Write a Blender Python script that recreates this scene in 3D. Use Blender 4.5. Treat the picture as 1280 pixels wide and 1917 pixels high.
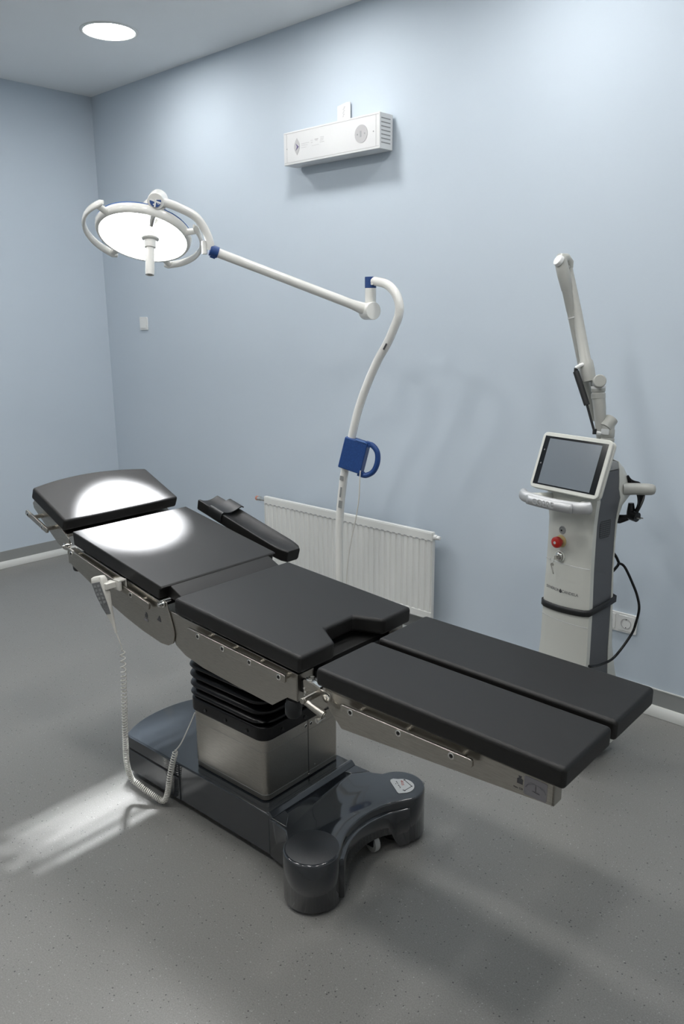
import bpy, bmesh, math, random
from mathutils import Vector, Matrix
random.seed(7)
D = bpy.data
for o in list(D.objects): D.objects.remove(o, do_unlink=True)
COL = bpy.context.scene.collection
SC = bpy.context.scene
PI = math.pi
R_ = math.radians

# ------------------------------------------------------------------ camera, world, lights, exposure
cam_d = D.cameras.new('camera'); cam = D.objects.new('camera', cam_d); COL.objects.link(cam)
cam_d.sensor_fit = 'HORIZONTAL'; cam_d.sensor_width = 24.0; cam_d.lens = 28.0
cam_d.clip_start = 0.05
AZ, PIT, ROLL = R_(43.0945), R_(13.8081), R_(-0.3949)
f_ = Vector((-math.sin(AZ) * math.cos(PIT), math.cos(AZ) * math.cos(PIT), -math.sin(PIT)))
r_ = f_.cross(Vector((0, 0, 1))).normalized(); u_ = r_.cross(f_)
r2 = r_ * math.cos(ROLL) + u_ * math.sin(ROLL); u2 = -r_ * math.sin(ROLL) + u_ * math.cos(ROLL)
cam.matrix_world = Matrix(((r2.x, u2.x, -f_.x, 5.2305), (r2.y, u2.y, -f_.y, -3.14985), (r2.z, u2.z, -f_.z, 1.65), (0, 0, 0, 1)))
SC.camera = cam

w = D.worlds.new('world'); SC.world = w; w.use_nodes = True
w.node_tree.nodes['Background'].inputs[0].default_value = (0.5, 0.6, 0.7, 1)
w.node_tree.nodes['Background'].inputs[1].default_value = 0.02
SC.view_settings.view_transform = 'Standard'
try: SC.view_settings.look = 'None'
except Exception: pass
SC.view_settings.gamma = 1.0
SC.view_settings.use_curve_mapping = False
SC.view_settings.exposure = 0.0

ROOM_H = 3.089
ROOM_X, ROOM_Y = 6.6, -5.6
DOWN_AT = ((1.22, -0.6), (2.42, -0.6), (3.62, -0.6), (4.82, -0.6), (1.22, -1.95), (2.42, -1.95), (3.62, -1.95), (4.82, -1.95), (1.22, -3.3), (2.42, -3.3), (3.62, -3.3), (4.82, -3.3))
DOWN_STRENGTH = 64.0
LED_WATTS = 175.0
LENS_STRENGTH = 24.0
LAMP_C = Vector((2.348, -1.225, 1.963))
LAMP_XL = Vector((0.530, 0.825, -0.195)).normalized()
LAMP_ZL = Vector((-0.257, 0.375, 0.891)); LAMP_ZL = (LAMP_ZL - LAMP_XL * LAMP_ZL.dot(LAMP_XL)).normalized()
LAMP_YL = LAMP_ZL.cross(LAMP_XL)
LAMP_M = Matrix(((LAMP_XL.x, LAMP_YL.x, LAMP_ZL.x, LAMP_C.x), (LAMP_XL.y, LAMP_YL.y, LAMP_ZL.y, LAMP_C.y), (LAMP_XL.z, LAMP_YL.z, LAMP_ZL.z, LAMP_C.z), (0, 0, 0, 1))) @ Matrix.Scale(1.0545, 4)

# ------------------------------------------------------------------ materials
def mat(name, col, rough=0.5, metal=0.0, coat=0.0, coat_rough=0.1, spec=0.5, emis=None, estr=0.0):
    m = D.materials.new(name); m.use_nodes = True
    b = m.node_tree.nodes['Principled BSDF']
    b.inputs['Base Color'].default_value = (*col, 1)
    b.inputs['Roughness'].default_value = rough
    b.inputs['Metallic'].default_value = metal
    b.inputs['Coat Weight'].default_value = coat
    b.inputs['Coat Roughness'].default_value = coat_rough
    b.inputs['Specular IOR Level'].default_value = spec
    if emis:
        b.inputs['Emission Color'].default_value = (*emis, 1); b.inputs['Emission Strength'].default_value = estr
    return m

def add_noise(m, scale, col_a, col_b, lo=0.4, hi=0.6, detail=2.0, stretch=None, bump=0.0, bscale=None, rough=None, coord='Object'):
    nt = m.node_tree; N = nt.nodes; L = nt.links; b = N['Principled BSDF']
    tc = N.new('ShaderNodeTexCoord'); src = tc.outputs[coord]
    if stretch:
        mp = N.new('ShaderNodeMapping'); mp.inputs['Scale'].default_value = stretch
        L.new(src, mp.inputs['Vector']); src = mp.outputs['Vector']
    n = N.new('ShaderNodeTexNoise'); n.inputs['Scale'].default_value = scale; n.inputs['Detail'].default_value = detail
    L.new(src, n.inputs['Vector'])
    if col_a:
        r = N.new('ShaderNodeValToRGB'); r.color_ramp.elements[0].position = lo; r.color_ramp.elements[1].position = hi
        r.color_ramp.elements[0].color = (*col_a, 1); r.color_ramp.elements[1].color = (*col_b, 1)
        L.new(n.outputs['Fac'], r.inputs['Fac']); L.new(r.outputs['Color'], b.inputs['Base Color'])
    if rough:
        mr = N.new('ShaderNodeMapRange'); mr.inputs['To Min'].default_value = rough[0]; mr.inputs['To Max'].default_value = rough[1]
        L.new(n.outputs['Fac'], mr.inputs['Value']); L.new(mr.outputs['Result'], b.inputs['Roughness'])
    if bump:
        n2 = n
        if bscale:
            n2 = N.new('ShaderNodeTexNoise'); n2.inputs['Scale'].default_value = bscale; n2.inputs['Detail'].default_value = 3
            L.new(src, n2.inputs['Vector'])
        bp = N.new('ShaderNodeBump'); bp.inputs['Strength'].default_value = bump; bp.inputs['Distance'].default_value = 0.002
        L.new(n2.outputs['Fac'], bp.inputs['Height']); L.new(bp.outputs['Normal'], b.inputs['Normal'])
    return m

M = {}
M['wall'] = add_noise(mat('wall_paint', (0.4, 0.5, 0.6), 0.75, spec=0.2), 1.3, (0.512, 0.583, 0.655), (0.522, 0.593, 0.665), bump=0.06, bscale=140)
M['wall_white'] = mat('white_wall_paint', (0.8, 0.81, 0.81), 0.6)
M['ceiling'] = add_noise(mat('ceiling_paint', (0.66, 0.68, 0.69), 0.8), 2.0, (0.80, 0.82, 0.83), (0.81, 0.83, 0.84), bump=0.04, bscale=150)

def floor_material():
    m = mat('vinyl_floor', (0.2, 0.2, 0.2), 0.36, spec=0.5)
    nt = m.node_tree; N = nt.nodes; L = nt.links; b = N['Principled BSDF']
    tc = N.new('ShaderNodeTexCoord')
    n = N.new('ShaderNodeTexNoise'); n.inputs['Scale'].default_value = 260; n.inputs['Detail'].default_value = 3
    L.new(tc.outputs['Object'], n.inputs['Vector'])
    r = N.new('ShaderNodeValToRGB')
    r.color_ramp.elements[0].position = 0.35; r.color_ramp.elements[1].position = 0.68
    r.color_ramp.elements[0].color = (0.184, 0.182, 0.174, 1); r.color_ramp.elements[1].color = (0.232, 0.230, 0.220, 1)
    L.new(n.outputs['Fac'], r.inputs['Fac'])
    cur = r.outputs['Color']
    for sc, thr, c in ((85, 0.115, (0.07, 0.07, 0.07)), (75, 0.085, (0.34, 0.34, 0.32)), (140, 0.12, (0.31, 0.31, 0.30))):
        v = N.new('ShaderNodeTexVoronoi'); v.inputs['Scale'].default_value = sc
        mp = N.new('ShaderNodeMapping'); mp.inputs['Location'].default_value = (sc * .37, sc * .11, 0)
        L.new(tc.outputs['Object'], mp.inputs['Vector']); L.new(mp.outputs['Vector'], v.inputs['Vector'])
        sep = N.new('ShaderNodeSeparateColor'); L.new(v.outputs['Color'], sep.inputs['Color'])
        ml = N.new('ShaderNodeMath'); ml.operation = 'MULTIPLY'; ml.inputs[1].default_value = thr * 1.9
        L.new(sep.outputs['Red'], ml.inputs[0])
        lt = N.new('ShaderNodeMath'); lt.operation = 'LESS_THAN'; L.new(v.outputs['Distance'], lt.inputs[0]); L.new(ml.outputs[0], lt.inputs[1])
        g = N.new('ShaderNodeMath'); g.operation = 'GREATER_THAN'; g.inputs[1].default_value = 0.45; L.new(sep.outputs['Green'], g.inputs[0])
        mm = N.new('ShaderNodeMath'); mm.operation = 'MULTIPLY'; L.new(lt.outputs[0], mm.inputs[0]); L.new(g.outputs[0], mm.inputs[1])
        mx = N.new('ShaderNodeMix'); mx.data_type = 'RGBA'
        L.new(mm.outputs[0], mx.inputs['Factor']); L.new(cur, mx.inputs['A']); mx.inputs['B'].default_value = (*c, 1)
        cur = mx.outputs['Result']
    L.new(cur, b.inputs['Base Color'])
    n3 = N.new('ShaderNodeTexNoise'); n3.inputs['Scale'].default_value = 2.2
    L.new(tc.outputs['Object'], n3.inputs['Vector'])
    mr = N.new('ShaderNodeMapRange'); mr.inputs['To Min'].default_value = 0.30; mr.inputs['To Max'].default_value = 0.42
    L.new(n3.outputs['Fac'], mr.inputs['Value']); L.new(mr.outputs['Result'], b.inputs['Roughness'])
    bp = N.new('ShaderNodeBump'); bp.inputs['Strength'].default_value = 0.12; bp.inputs['Distance'].default_value = 0.001
    L.new(n.outputs['Fac'], bp.inputs['Height']); L.new(bp.outputs['Normal'], b.inputs['Normal'])
    return m
M['floor'] = floor_material()
M['skirt'] = mat('grey_skirting', (0.27, 0.28, 0.275), 0.35)
M['skirt_strip'] = mat('pale_strip', (0.62, 0.63, 0.61), 0.35)
M['vinyl'] = add_noise(mat('black_vinyl', (0.0055, 0.0052, 0.005), 0.48, spec=0.40), 900, None, None, bump=0.22, detail=1)
M['steel'] = add_noise(mat('brushed_steel', (0.42, 0.40, 0.36), 0.3, metal=1.0), 60, (0.36, 0.34, 0.305), (0.45, 0.43, 0.39), lo=.3, hi=.7, stretch=(0.6, 6, 14), rough=(0.24, 0.40))
M['chrome'] = mat('polished_steel', (0.72, 0.71, 0.68), 0.14, metal=1.0)
M['paint'] = mat('slate_gloss_paint', (0.023, 0.027, 0.032), 0.13, coat=0.6, coat_rough=0.06)
M['paint_matte'] = add_noise(mat('slate_matte_pad', (0.03, 0.033, 0.037), 0.45), 500, None, None, bump=0.3)
M['rubber'] = mat('black_rubber', (0.004, 0.004, 0.005), 0.26, spec=0.28)
M['black'] = mat('black_plastic', (0.007, 0.008, 0.009), 0.5)
M['dark'] = mat('dark_recess', (0.004, 0.004, 0.004), 0.8)
M['white'] = mat('white_plastic', (0.72, 0.73, 0.72), 0.35)
M['white_enamel'] = mat('white_enamel', (0.74, 0.74, 0.71), 0.22, coat=0.3)
M['white_metal'] = mat('white_powder_coat', (0.63, 0.64, 0.645), 0.4)
M['rad'] = mat('radiator_enamel', (0.68, 0.69, 0.67), 0.3)
M['cream'] = mat('cord_plastic', (0.60, 0.59, 0.55), 0.4)
M['greyplastic'] = mat('grey_plastic', (0.24, 0.25, 0.25), 0.5)
M['wheel'] = mat('pale_wheel', (0.34, 0.35, 0.34), 0.5)
M['keypad'] = add_noise(mat('keypad_grey', (0.17, 0.18, 0.18), 0.45), 300, (0.13, 0.135, 0.14), (0.19, 0.195, 0.2), bump=0.1)
M['blue'] = add_noise(mat('blue_plastic', (0.012, 0.055, 0.20), 0.45), 250, (0.010, 0.048, 0.19), (0.016, 0.07, 0.24), lo=.45, hi=.75, bump=0.1)
M['blue_line'] = mat('blue_trim', (0.05, 0.13, 0.35), 0.4)
M['laser_white'] = mat('laser_shell_white', (0.56, 0.57, 0.53), 0.38)
M['laser_grey'] = mat('laser_side_grey', (0.085, 0.09, 0.098), 0.45)
M['silver'] = mat('silver_plastic', (0.48, 0.49, 0.50), 0.35, metal=0.35)
M['silver_letter'] = mat('letter_shadow', (0.36, 0.37, 0.37), 0.5)
M['arm_grey'] = mat('laser_arm_grey', (0.38, 0.385, 0.36), 0.35)
M['bezel'] = mat('black_glass_bezel', (0.008, 0.009, 0.011), 0.12)
M['screen'] = mat('grey_screen', (0.145, 0.17, 0.195), 0.22)
M['red'] = mat('red_button', (0.42, 0.015, 0.010), 0.3)
M['yellow'] = mat('yellow_collar', (0.55, 0.45, 0.22), 0.5)
M['ink'] = mat('print_ink', (0.05, 0.05, 0.055), 0.5)
M['ink_soft'] = mat('soft_print', (0.17, 0.17, 0.175), 0.5)
M['ink_grey'] = mat('grey_print', (0.34, 0.35, 0.36), 0.5)
M['ink_pale'] = mat('pale_grey_print', (0.42, 0.42, 0.43), 0.5)
M['ink_red'] = mat('red_print', (0.45, 0.05, 0.03), 0.5)
M['purple'] = mat('purple_print', (0.09, 0.06, 0.17), 0.5)
M['sticker'] = mat('label_grey', (0.17, 0.165, 0.175), 0.5)
M['sticker_white'] = mat('label_white', (0.55, 0.57, 0.57), 0.4)
M['glow'] = mat('downlight_diffuser', (0.9, 0.9, 0.9), 0.5, emis=(1.0, 0.985, 0.96), estr=DOWN_STRENGTH)
M['lens'] = mat('lamp_lens', (0.9, 0.9, 0.9), 0.3, emis=(0.97, 0.985, 1.0), estr=LENS_STRENGTH)
M['copper'] = mat('copper_valve', (0.5, 0.22, 0.16), 0.4)

def vent_material():
    m = mat('perforated_grey', (0.04, 0.043, 0.047), 0.5)
    nt = m.node_tree; N = nt.nodes; L = nt.links; b = N['Principled BSDF']
    tc = N.new('ShaderNodeTexCoord')
    mp = N.new('ShaderNodeMapping'); mp.inputs['Rotation'].default_value = (R_(45), 0, 0)
    L.new(tc.outputs['Object'], mp.inputs['Vector'])
    ck = N.new('ShaderNodeTexChecker'); ck.inputs['Scale'].default_value = 190
    ck.inputs['Color1'].default_value = (0.006, 0.006, 0.007, 1); ck.inputs['Color2'].default_value = (0.075, 0.08, 0.086, 1)
    L.new(mp.outputs['Vector'], ck.inputs['Vector']); L.new(ck.outputs['Color'], b.inputs['Base Color'])
    return m
M['vent'] = vent_material()

# ------------------------------------------------------------------ mesh helpers
def obj(name, bm, m, parent=None, bevel=0.0, seg=2, smooth=True, angle=40, mw=None, label=None):
    bmesh.ops.recalc_face_normals(bm, faces=bm.faces[:])
    me = D.meshes.new(name)
    if smooth:
        for f in bm.faces: f.smooth = True
    bm.to_mesh(me); bm.free()
    o = D.objects.new(name, me); COL.objects.link(o)
    for x in (m if isinstance(m, (list, tuple)) else [m]): me.materials.append(M[x])
    if smooth: me.set_sharp_from_angle(angle=R_(angle))
    if bevel:
        md = o.modifiers.new('bevel', 'BEVEL'); md.width = bevel; md.segments = seg; md.limit_method = 'ANGLE'
        md.angle_limit = R_(35); md.harden_normals = True; md.use_clamp_overlap = True
    if mw is not None: o.matrix_local = mw
    if parent: o.parent = parent
    if label: o['label'] = label
    return o

def thing(name, label, cat, loc=(0, 0, 0), rz=0.0, group=None):
    o = D.objects.new(name, None); COL.objects.link(o); o.empty_display_size = 0.1
    o.location = loc; o.rotation_euler = (0, 0, rz); o['label'] = label; o['category'] = cat
    if group: o['group'] = group
    return o

def struct(name, bm, m, bevel=0.0, smooth=True):
    o = obj(name, bm, m, bevel=bevel, smooth=smooth); o['kind'] = 'structure'; return o

def box(bm, x0, x1, y0, y1, z0, z1, mx=None, mi=0):
    vs = [bm.verts.new(Vector((x, y, z))) for x in (x0, x1) for y in (y0, y1) for z in (z0, z1)]
    for q in ((0, 1, 3, 2), (4, 6, 7, 5), (0, 4, 5, 1), (2, 3, 7, 6), (0, 2, 6, 4), (1, 5, 7, 3)):
        f = bm.faces.new([vs[i] for i in q]); f.material_index = mi
    if mx is not None:
        for v in vs: v.co = mx @ v.co
    return vs

def prism(bm, poly, lo, hi, axis='z', mx=None, mi=0):
    """poly: 2D outline; axis z -> (x,y), y -> (x,z), x -> (y,z)"""
    def P(a, b, c):
        return Vector((a, b, c)) if axis == 'z' else Vector((a, c, b)) if axis == 'y' else Vector((c, a, b))
    A = [bm.verts.new(P(a, b, lo)) for a, b in poly]; B = [bm.verts.new(P(a, b, hi)) for a, b in poly]
    n = len(poly)
    fs = [bm.faces.new(A[::-1]), bm.faces.new(B)]
    for i in range(n): fs.append(bm.faces.new((A[i], A[(i + 1) % n], B[(i + 1) % n], B[i])))
    for f in fs: f.material_index = mi
    if mx is not None:
        for v in A + B: v.co = mx @ v.co

def frame_from(axis):
    axis = Vector(axis).normalized()
    t = Vector((0, 0, 1)) if abs(axis.z) < 0.9 else Vector((1, 0, 0))
    x = axis.cross(t).normalized(); y = axis.cross(x)
    return x, y, axis

def cyl(bm, p0, p1, r0, r1=None, seg=20, mi=0, cap=True):
    if r1 is None: r1 = r0
    p0, p1 = Vector(p0), Vector(p1); x, y, _ = frame_from(p1 - p0)
    a, b = [], []
    for i in range(seg):
        t = 2 * PI * i / seg; d = x * math.cos(t) + y * math.sin(t)
        a.append(bm.verts.new(p0 + d * r0)); b.append(bm.verts.new(p1 + d * r1))
    fs = []
    for i in range(seg): fs.append(bm.faces.new((a[i], a[(i + 1) % seg], b[(i + 1) % seg], b[i])))
    if cap: fs += [bm.faces.new(a[::-1]), bm.faces.new(b)]
    for f in fs: f.material_index = mi

def lathe(bm, prof, origin, axis, seg=32, mi=0, squash=1.0):
    """prof: list of (r, h) along axis"""
    o = Vector(origin); x, y, z = frame_from(axis)
    rings = []
    for r, h in prof:
        if r < 1e-6: rings.append([bm.verts.new(o + z * h)])
        else: rings.append([bm.verts.new(o + z * h + x * r * math.cos(2 * PI * i / seg) + y * squash * r * math.sin(2 * PI * i / seg)) for i in range(seg)])
    for k in range(len(rings) - 1):
        A, B = rings[k], rings[k + 1]
        for i in range(seg):
            j = (i + 1) % seg
            q = ([A[i], A[j], B[j], B[i]] if len(A) > 1 and len(B) > 1 else [A[0], B[j], B[i]] if len(A) == 1 and len(B) > 1 else [A[i], A[j], B[0]] if len(A) > 1 else None)
            if q: bm.faces.new(q).material_index = mi

def spline(pts, n=8):
    P = [Vector(p) for p in pts]; P = [P[0] * 2 - P[1]] + P + [P[-1] * 2 - P[-2]]
    out = []
    for i in range(1, len(P) - 2):
        for k in range(n):
            t = k / n; a, b, c, d = P[i - 1], P[i], P[i + 1], P[i + 2]
            out.append(0.5 * ((2 * b) + (c - a) * t + (2 * a - 5 * b + 4 * c - d) * t * t + (3 * b - a - 3 * c + d) * t ** 3))
    out.append(P[-2]); return out

def tube(bm, pts, r, seg=10, mi=0, cap=True, flat=None):
    P = [Vector(p) for p in pts]; n = len(P)
    T = [((P[min(i + 1, n - 1)] - P[max(i - 1, 0)])).normalized() for i in range(n)]
    x, y, _ = frame_from(T[0]); rings = []
    if flat is not None:
        y = Vector(flat[0]); 
    for i in range(n):
        if flat is not None: y = Vector(flat[0])
        y = (y - T[i] * y.dot(T[i])).normalized(); x = y.cross(T[i])
        rr = r[i] if isinstance(r, (list, tuple)) else r
        k = flat[1] if flat is not None else 1.0
        rings.append([bm.verts.new(P[i] + x * rr * math.cos(2 * PI * j / seg) + y * rr * k * math.sin(2 * PI * j / seg)) for j in range(seg)])
    for i in range(n - 1):
        for j in range(seg):
            q = (j + 1) % seg
            bm.faces.new((rings[i][j], rings[i][q], rings[i + 1][q], rings[i + 1][j])).material_index = mi
    if cap:
        bm.faces.new(rings[0][::-1]).material_index = mi; bm.faces.new(rings[-1]).material_index = mi

def rrect(x0, x1, y0, y1, r, n=5):
    out = []
    for cx, cy, a in ((x1 - r, y1 - r, 0), (x0 + r, y1 - r, 90), (x0 + r, y0 + r, 180), (x1 - r, y0 + r, 270)):
        for k in range(n + 1):
            t = R_(a + 90 * k / n); out.append((cx + r * math.cos(t), cy + r * math.sin(t)))
    return out

def loft(bm, rings, mi=0, cap=True):
    V = [[bm.verts.new(Vector(p)) for p in r] for r in rings]
    n = len(V[0])
    for i in range(len(V) - 1):
        for j in range(n): bm.faces.new((V[i][j], V[i][(j + 1) % n], V[i + 1][(j + 1) % n], V[i + 1][j])).material_index = mi
    if cap: bm.faces.new(V[0][::-1]).material_index = mi; bm.faces.new(V[-1]).material_index = mi

def text_obj(name, s, size, m, mw, parent, extrude=0.0004, align='CENTER', label=None):
    c = D.curves.new(name, 'FONT'); c.body = s; c.size = size; c.extrude = extrude; c.align_x = align; c.align_y = 'CENTER'
    t = D.objects.new(name + '_src', c); COL.objects.link(t)
    bpy.context.view_layer.update()
    me = D.meshes.new_from_object(t.evaluated_get(bpy.context.evaluated_depsgraph_get()))
    me.name = name; D.objects.remove(t, do_unlink=True); D.curves.remove(c)
    me.materials.clear(); me.materials.append(M[m])
    o = D.objects.new(name, me); COL.objects.link(o); o.matrix_local = mw; o.parent = parent
    if label: o['label'] = label
    return o

def basis(o, x, y):
    x = Vector(x).normalized(); y = Vector(y); y = (y - x * y.dot(x)).normalized(); z = x.cross(y); o = Vector(o)
    return Matrix(((x.x, y.x, z.x, o.x), (x.y, y.y, z.y, o.y), (x.z, y.z, z.z, o.z), (0, 0, 0, 1)))
B = bmesh.new

# ------------------------------------------------------------------ room shell
bm = B(); box(bm, -0.1, ROOM_X + .1, ROOM_Y - .1, 0.1, -0.1, 0.0); struct('floor', bm, 'floor', smooth=False)
def ceiling():
    bm = B(); box(bm, -0.1, ROOM_X + .1, ROOM_Y - .1, 0.1, ROOM_H, ROOM_H + .1); struct('ceiling', bm, 'ceiling', smooth=False)
ceiling()
bm = B(); box(bm, -0.1, ROOM_X + .1, 0.0, 0.1, 0, ROOM_H); struct('wall_back', bm, 'wall', smooth=False)
bm = B(); box(bm, -0.1, 0.0, ROOM_Y - .1, 0.0, 0, ROOM_H); struct('wall_left', bm, 'wall', smooth=False)
bm = B(); box(bm, ROOM_X, ROOM_X + .1, ROOM_Y - .1, 0.0, 0, ROOM_H); struct('wall_right', bm, 'wall_white', smooth=False)
bm = B(); box(bm, 0.0, ROOM_X, ROOM_Y - .1, ROOM_Y, 0, ROOM_H); struct('wall_front', bm, 'wall_white', smooth=False)
SK = 0.115
bm = B(); box(bm, 0.0, ROOM_X, -0.006, 0.0, 0.04, SK); struct('baseboard_back', bm, 'skirt', bevel=.002)
bm = B(); box(bm, 0.0, 0.006, ROOM_Y, -0.006, 0.04, SK); struct('baseboard_left', bm, 'skirt', bevel=.002)
prof = [(0, 0), (0.026, 0), (0.026, 0.018), (0.021, 0.034), (0.012, 0.045), (0.0, 0.046)]
bm = B(); prism(bm, [(-a, b) for a, b in prof], 0.0, ROOM_X, 'x'); struct('trim_1', bm, 'skirt_strip', bevel=.002)
bm = B(); prism(bm, prof, ROOM_Y, -0.026, 'y'); struct('trim_2', bm, 'skirt_strip', bevel=.002)
bm = B(); box(bm, 0.001, ROOM_X, -0.0075, -0.0005, SK, SK + .004); struct('trim_3', bm, 'skirt_strip')

# ------------------------------------------------------------------ ceiling downlights
def make_downlight(x, y, label):
    t = thing('ceiling_downlight', label, 'ceiling light', (x, y, ROOM_H), 0, 'round ceiling downlights')
    bm = B(); lathe(bm, [(0.128, -0.0005), (0.147, -0.0005), (0.147, -0.004), (0.141, -0.007), (0.131, -0.006), (0.128, -0.003), (0.128, -0.0005)], (0, 0, 0), (0, 0, 1), 48); obj('trim_ring', bm, 'white', t)
    bm = B(); lathe(bm, [(0, -0.0042), (0.128, -0.0042), (0.1285, -0.0004), (0, -0.0004)], (0, 0, 0), (0, 0, 1), 48); obj('diffuser', bm, 'glow', t, smooth=False)
    return t
first = None
for xx, yy in DOWN_AT:
    if first is None: first = make_downlight(xx, yy, 'glowing round recessed ceiling downlight near the top left room corner'); continue
    c = first.copy(); COL.objects.link(c); c.location = (xx, yy, ROOM_H)
    c['label'] = 'round recessed ceiling downlight, one of the others above the frame'
    for ch in first.children:
        d = ch.copy(); COL.objects.link(d); d.parent = c

# ------------------------------------------------------------------ operating table (local: x = u along the table, y = v across, z up)
T_LOC, T_ROT = (3.2, -1.568, 0.0), R_(1.87)
T = thing('operating_table', 'black padded operating table with brushed steel frame on a dark slate base', 'operating table', T_LOC, T_ROT)

def seg_matrix(u0, w0, u1, w1):
    """local x = along slope from (u0,w0) to (u1,w1), y = v, z = normal up; origin on the top surface"""
    a = Vector((u1 - u0, 0, w1 - w0)).normalized(); y = Vector((0, 1, 0)); z = a.cross(y)
    return Matrix(((a.x, 0, z.x, u0), (a.y, 1, z.y, 0), (a.z, 0, z.z, w0), (0, 0, 0, 1)))

# cushions ----------------------------------------------------------
MS = seg_matrix(0.062, 0.8135, 0.600, 0.7715)
bm = B(); prism(bm, [(0, -.248), (.541, -.248), (.542, -.109), (.463, -.063), (.463, .063), (.542, .109), (.541, .248), (0, .248)], -0.052, 0.0)
obj('seat_cushion', bm, 'vinyl', T, bevel=.011, seg=4, mw=MS)
MB_ = seg_matrix(-0.499, 0.9265, 0.0, 0.8345)
bm = B()
prism(bm, [(.012, -.047), (.500, -.047), (.500, -.012), (.512, -.006), (.507, 0), (0, 0)], -.247, .247, 'y')
bmesh.ops.recalc_face_normals(bm, faces=bm.faces[:])
bm2 = B(); prism(bm2, [(.49, -.004), (.508, -.004), (.575, -.021), (.61, -.032), (.61, -.047), (.49, -.047)], -.213, .213, 'y')
tmp = D.meshes.new('tmp'); bm2.to_mesh(tmp); bm2.free(); bm.from_mesh(tmp)
obj('back_cushion', bm, 'vinyl', T, bevel=.010, seg=4, mw=MB_)
MH = seg_matrix(-0.543, 0.9575, -0.75, 1.0485)
# head: local x points up the slope (toward the head end); mirror so normal is up
ah = Vector((-0.750 + 0.543, 0, 1.0485 - 0.9575)).normalized(); nh = Vector((ah.z, 0, -ah.x)); 
MH = Matrix(((ah.x, 0, nh.x, -0.543), (0, 1, 0, 0), (ah.z, 0, nh.z, 0.9575), (0, 0, 0, 1)))
arc = [(.228 + .036 * (1 - (v / .247) ** 2), v) for v in [.247 - .494 * i / 18 for i in range(19)]]
bm = B(); prism(bm, [(0, -.247), (0, .247)] + arc, -0.047, 0.0)
obj('head_cushion', bm, 'vinyl', T, bevel=.010, seg=4, mw=MH)
# ring embossed in the head pad
bm = B()
ring = [Vector((.135 + .062 * math.cos(t), .03 + .115 * math.sin(t), -0.0009)) for t in [2 * PI * i / 60 for i in range(61)]]
tube(bm, ring, 0.0011, 6); obj('stitched_ring', bm, 'vinyl', T, mw=MH)
ML = seg_matrix(0.655, 0.7595, 1.355, 0.7425)
for s in (-1, 1):
    bm = B(); lo, hi = (-.247, -.012) if s < 0 else (.012, .247)
    prism(bm, [(0, lo), (.702, lo), (.702, hi), (0, hi)], -0.052, 0.0)
    obj('leg_cushion', bm, 'vinyl', T, bevel=.011, seg=4, mw=ML)

# steel frames ------------------------------------------------------
def screw_bm(bm, p, n, r=.0086):
    n = Vector(n).normalized(); p = Vector(p)
    lathe(bm, [(r, 0), (r, .0018), (r * .8, .0026), (r * .62, .0026), (r * .62, .0008), (0, .0008)], p, n, 18)
    lathe(bm, [(r * .6, .00085), (0, .00086)], p, n, 12, mi=1)  # shade inside the screw recess, put into the colour as a dark disc

SIDES = (-1, 1)
fr = B()
seat_poly = [(.020, .757), (.577, .7115), (.577, .630), (.536, .630), (.475, .587), (.330, .597), (.172, .610), (.090, .626), (.045, .648), (.020, .690)]
for s in SIDES:
    v = .236 * s; prism(fr, seat_poly, min(v, v - .005 * s), max(v, v - .005 * s), 'y')
box(fr, .571, .577, -.236, -.17, .631, .709); box(fr, .571, .577, .17, .236, .631, .709)
box(fr, .565, .573, -.2345, .2345, .632, .654)
obj('seat_frame', fr, 'steel', T, bevel=.0015)
bm = B(); box(bm, .04, .564, -.2305, .2305, .655, .706); obj('seat_tray', bm, 'dark', T)
bm = B(); box(bm, .02, .36, -.12, .16, .56, .67); obj('lift_head', bm, 'black', T, bevel=.01)
bm = B(); box(bm, -.19, -.02, -.20, -.06, .628, .70); obj('actuator_cover', bm, 'white', T, bevel=.012, seg=3)

fr = B()
back_poly = [(-.555, .848), (-.014, .786), (.004, .793), (.016, .785), (.022, .765), (.044, .700), (.046, .682), (.038, .655), (.012, .640), (-.026, .638), (-.124, .655), (-.215, .678), (-.302, .705), (-.440, .770), (-.546, .806)]
back_poly = [(-.552, .850), (-.300, .806), (-.120, .786), (-.020, .779), (.000, .788), (.014, .784), (.022, .765), (.044, .700), (.046, .682), (.038, .655), (.012, .640), (-.026, .638), (-.124, .655), (-.215, .678), (-.302, .705), (-.440, .762), (-.530, .795), (-.546, .812)]
back_poly = [(-.552, .852), (-.500, .868), (-.020, .782), (.000, .790), (.014, .785), (.022, .765), (.044, .700), (.046, .682), (.038, .655), (.012, .640), (-.026, .638), (-.124, .655), (-.215, .678), (-.302, .705), (-.440, .762), (-.530, .795), (-.548, .812)]
for s in SIDES:
    v = .242 * s; prism(fr, back_poly, min(v, v - .005 * s), max(v, v - .005 * s), 'y')
prism(fr, [(-.47, .857), (-.06, .783), (-.06, .765), (-.47, .837)], -.236, .236, 'y')
obj('back_frame', fr, 'steel', T, bevel=.0015)
bm = B(); cyl(bm, (0.0, -.256, .778), (0.0, .256, .778), .008); cyl(bm, (0.0, -.262, .778), (0.0, -.254, .778), .006); cyl(bm, (0, -.247, .778), (0, -.243, .778), .0115)
obj('hinge_pin', bm, 'chrome', T, bevel=.001)
for s in SIDES:
    bm = B(); lathe(bm, [(0, -.256), (.0055, -.2555), (.0055, -.251), (.007, -.250), (.007, -.247), (.0105, -.2465), (.0105, -.237), (.007, -.2365), (.007, -.222), (0, -.222)], (-.562, 0, .862), (0, -s, 0) if False else (0, 1 if s < 0 else -1, 0), 20)
    obj('hinge_pin', bm, 'chrome', T)

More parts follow.
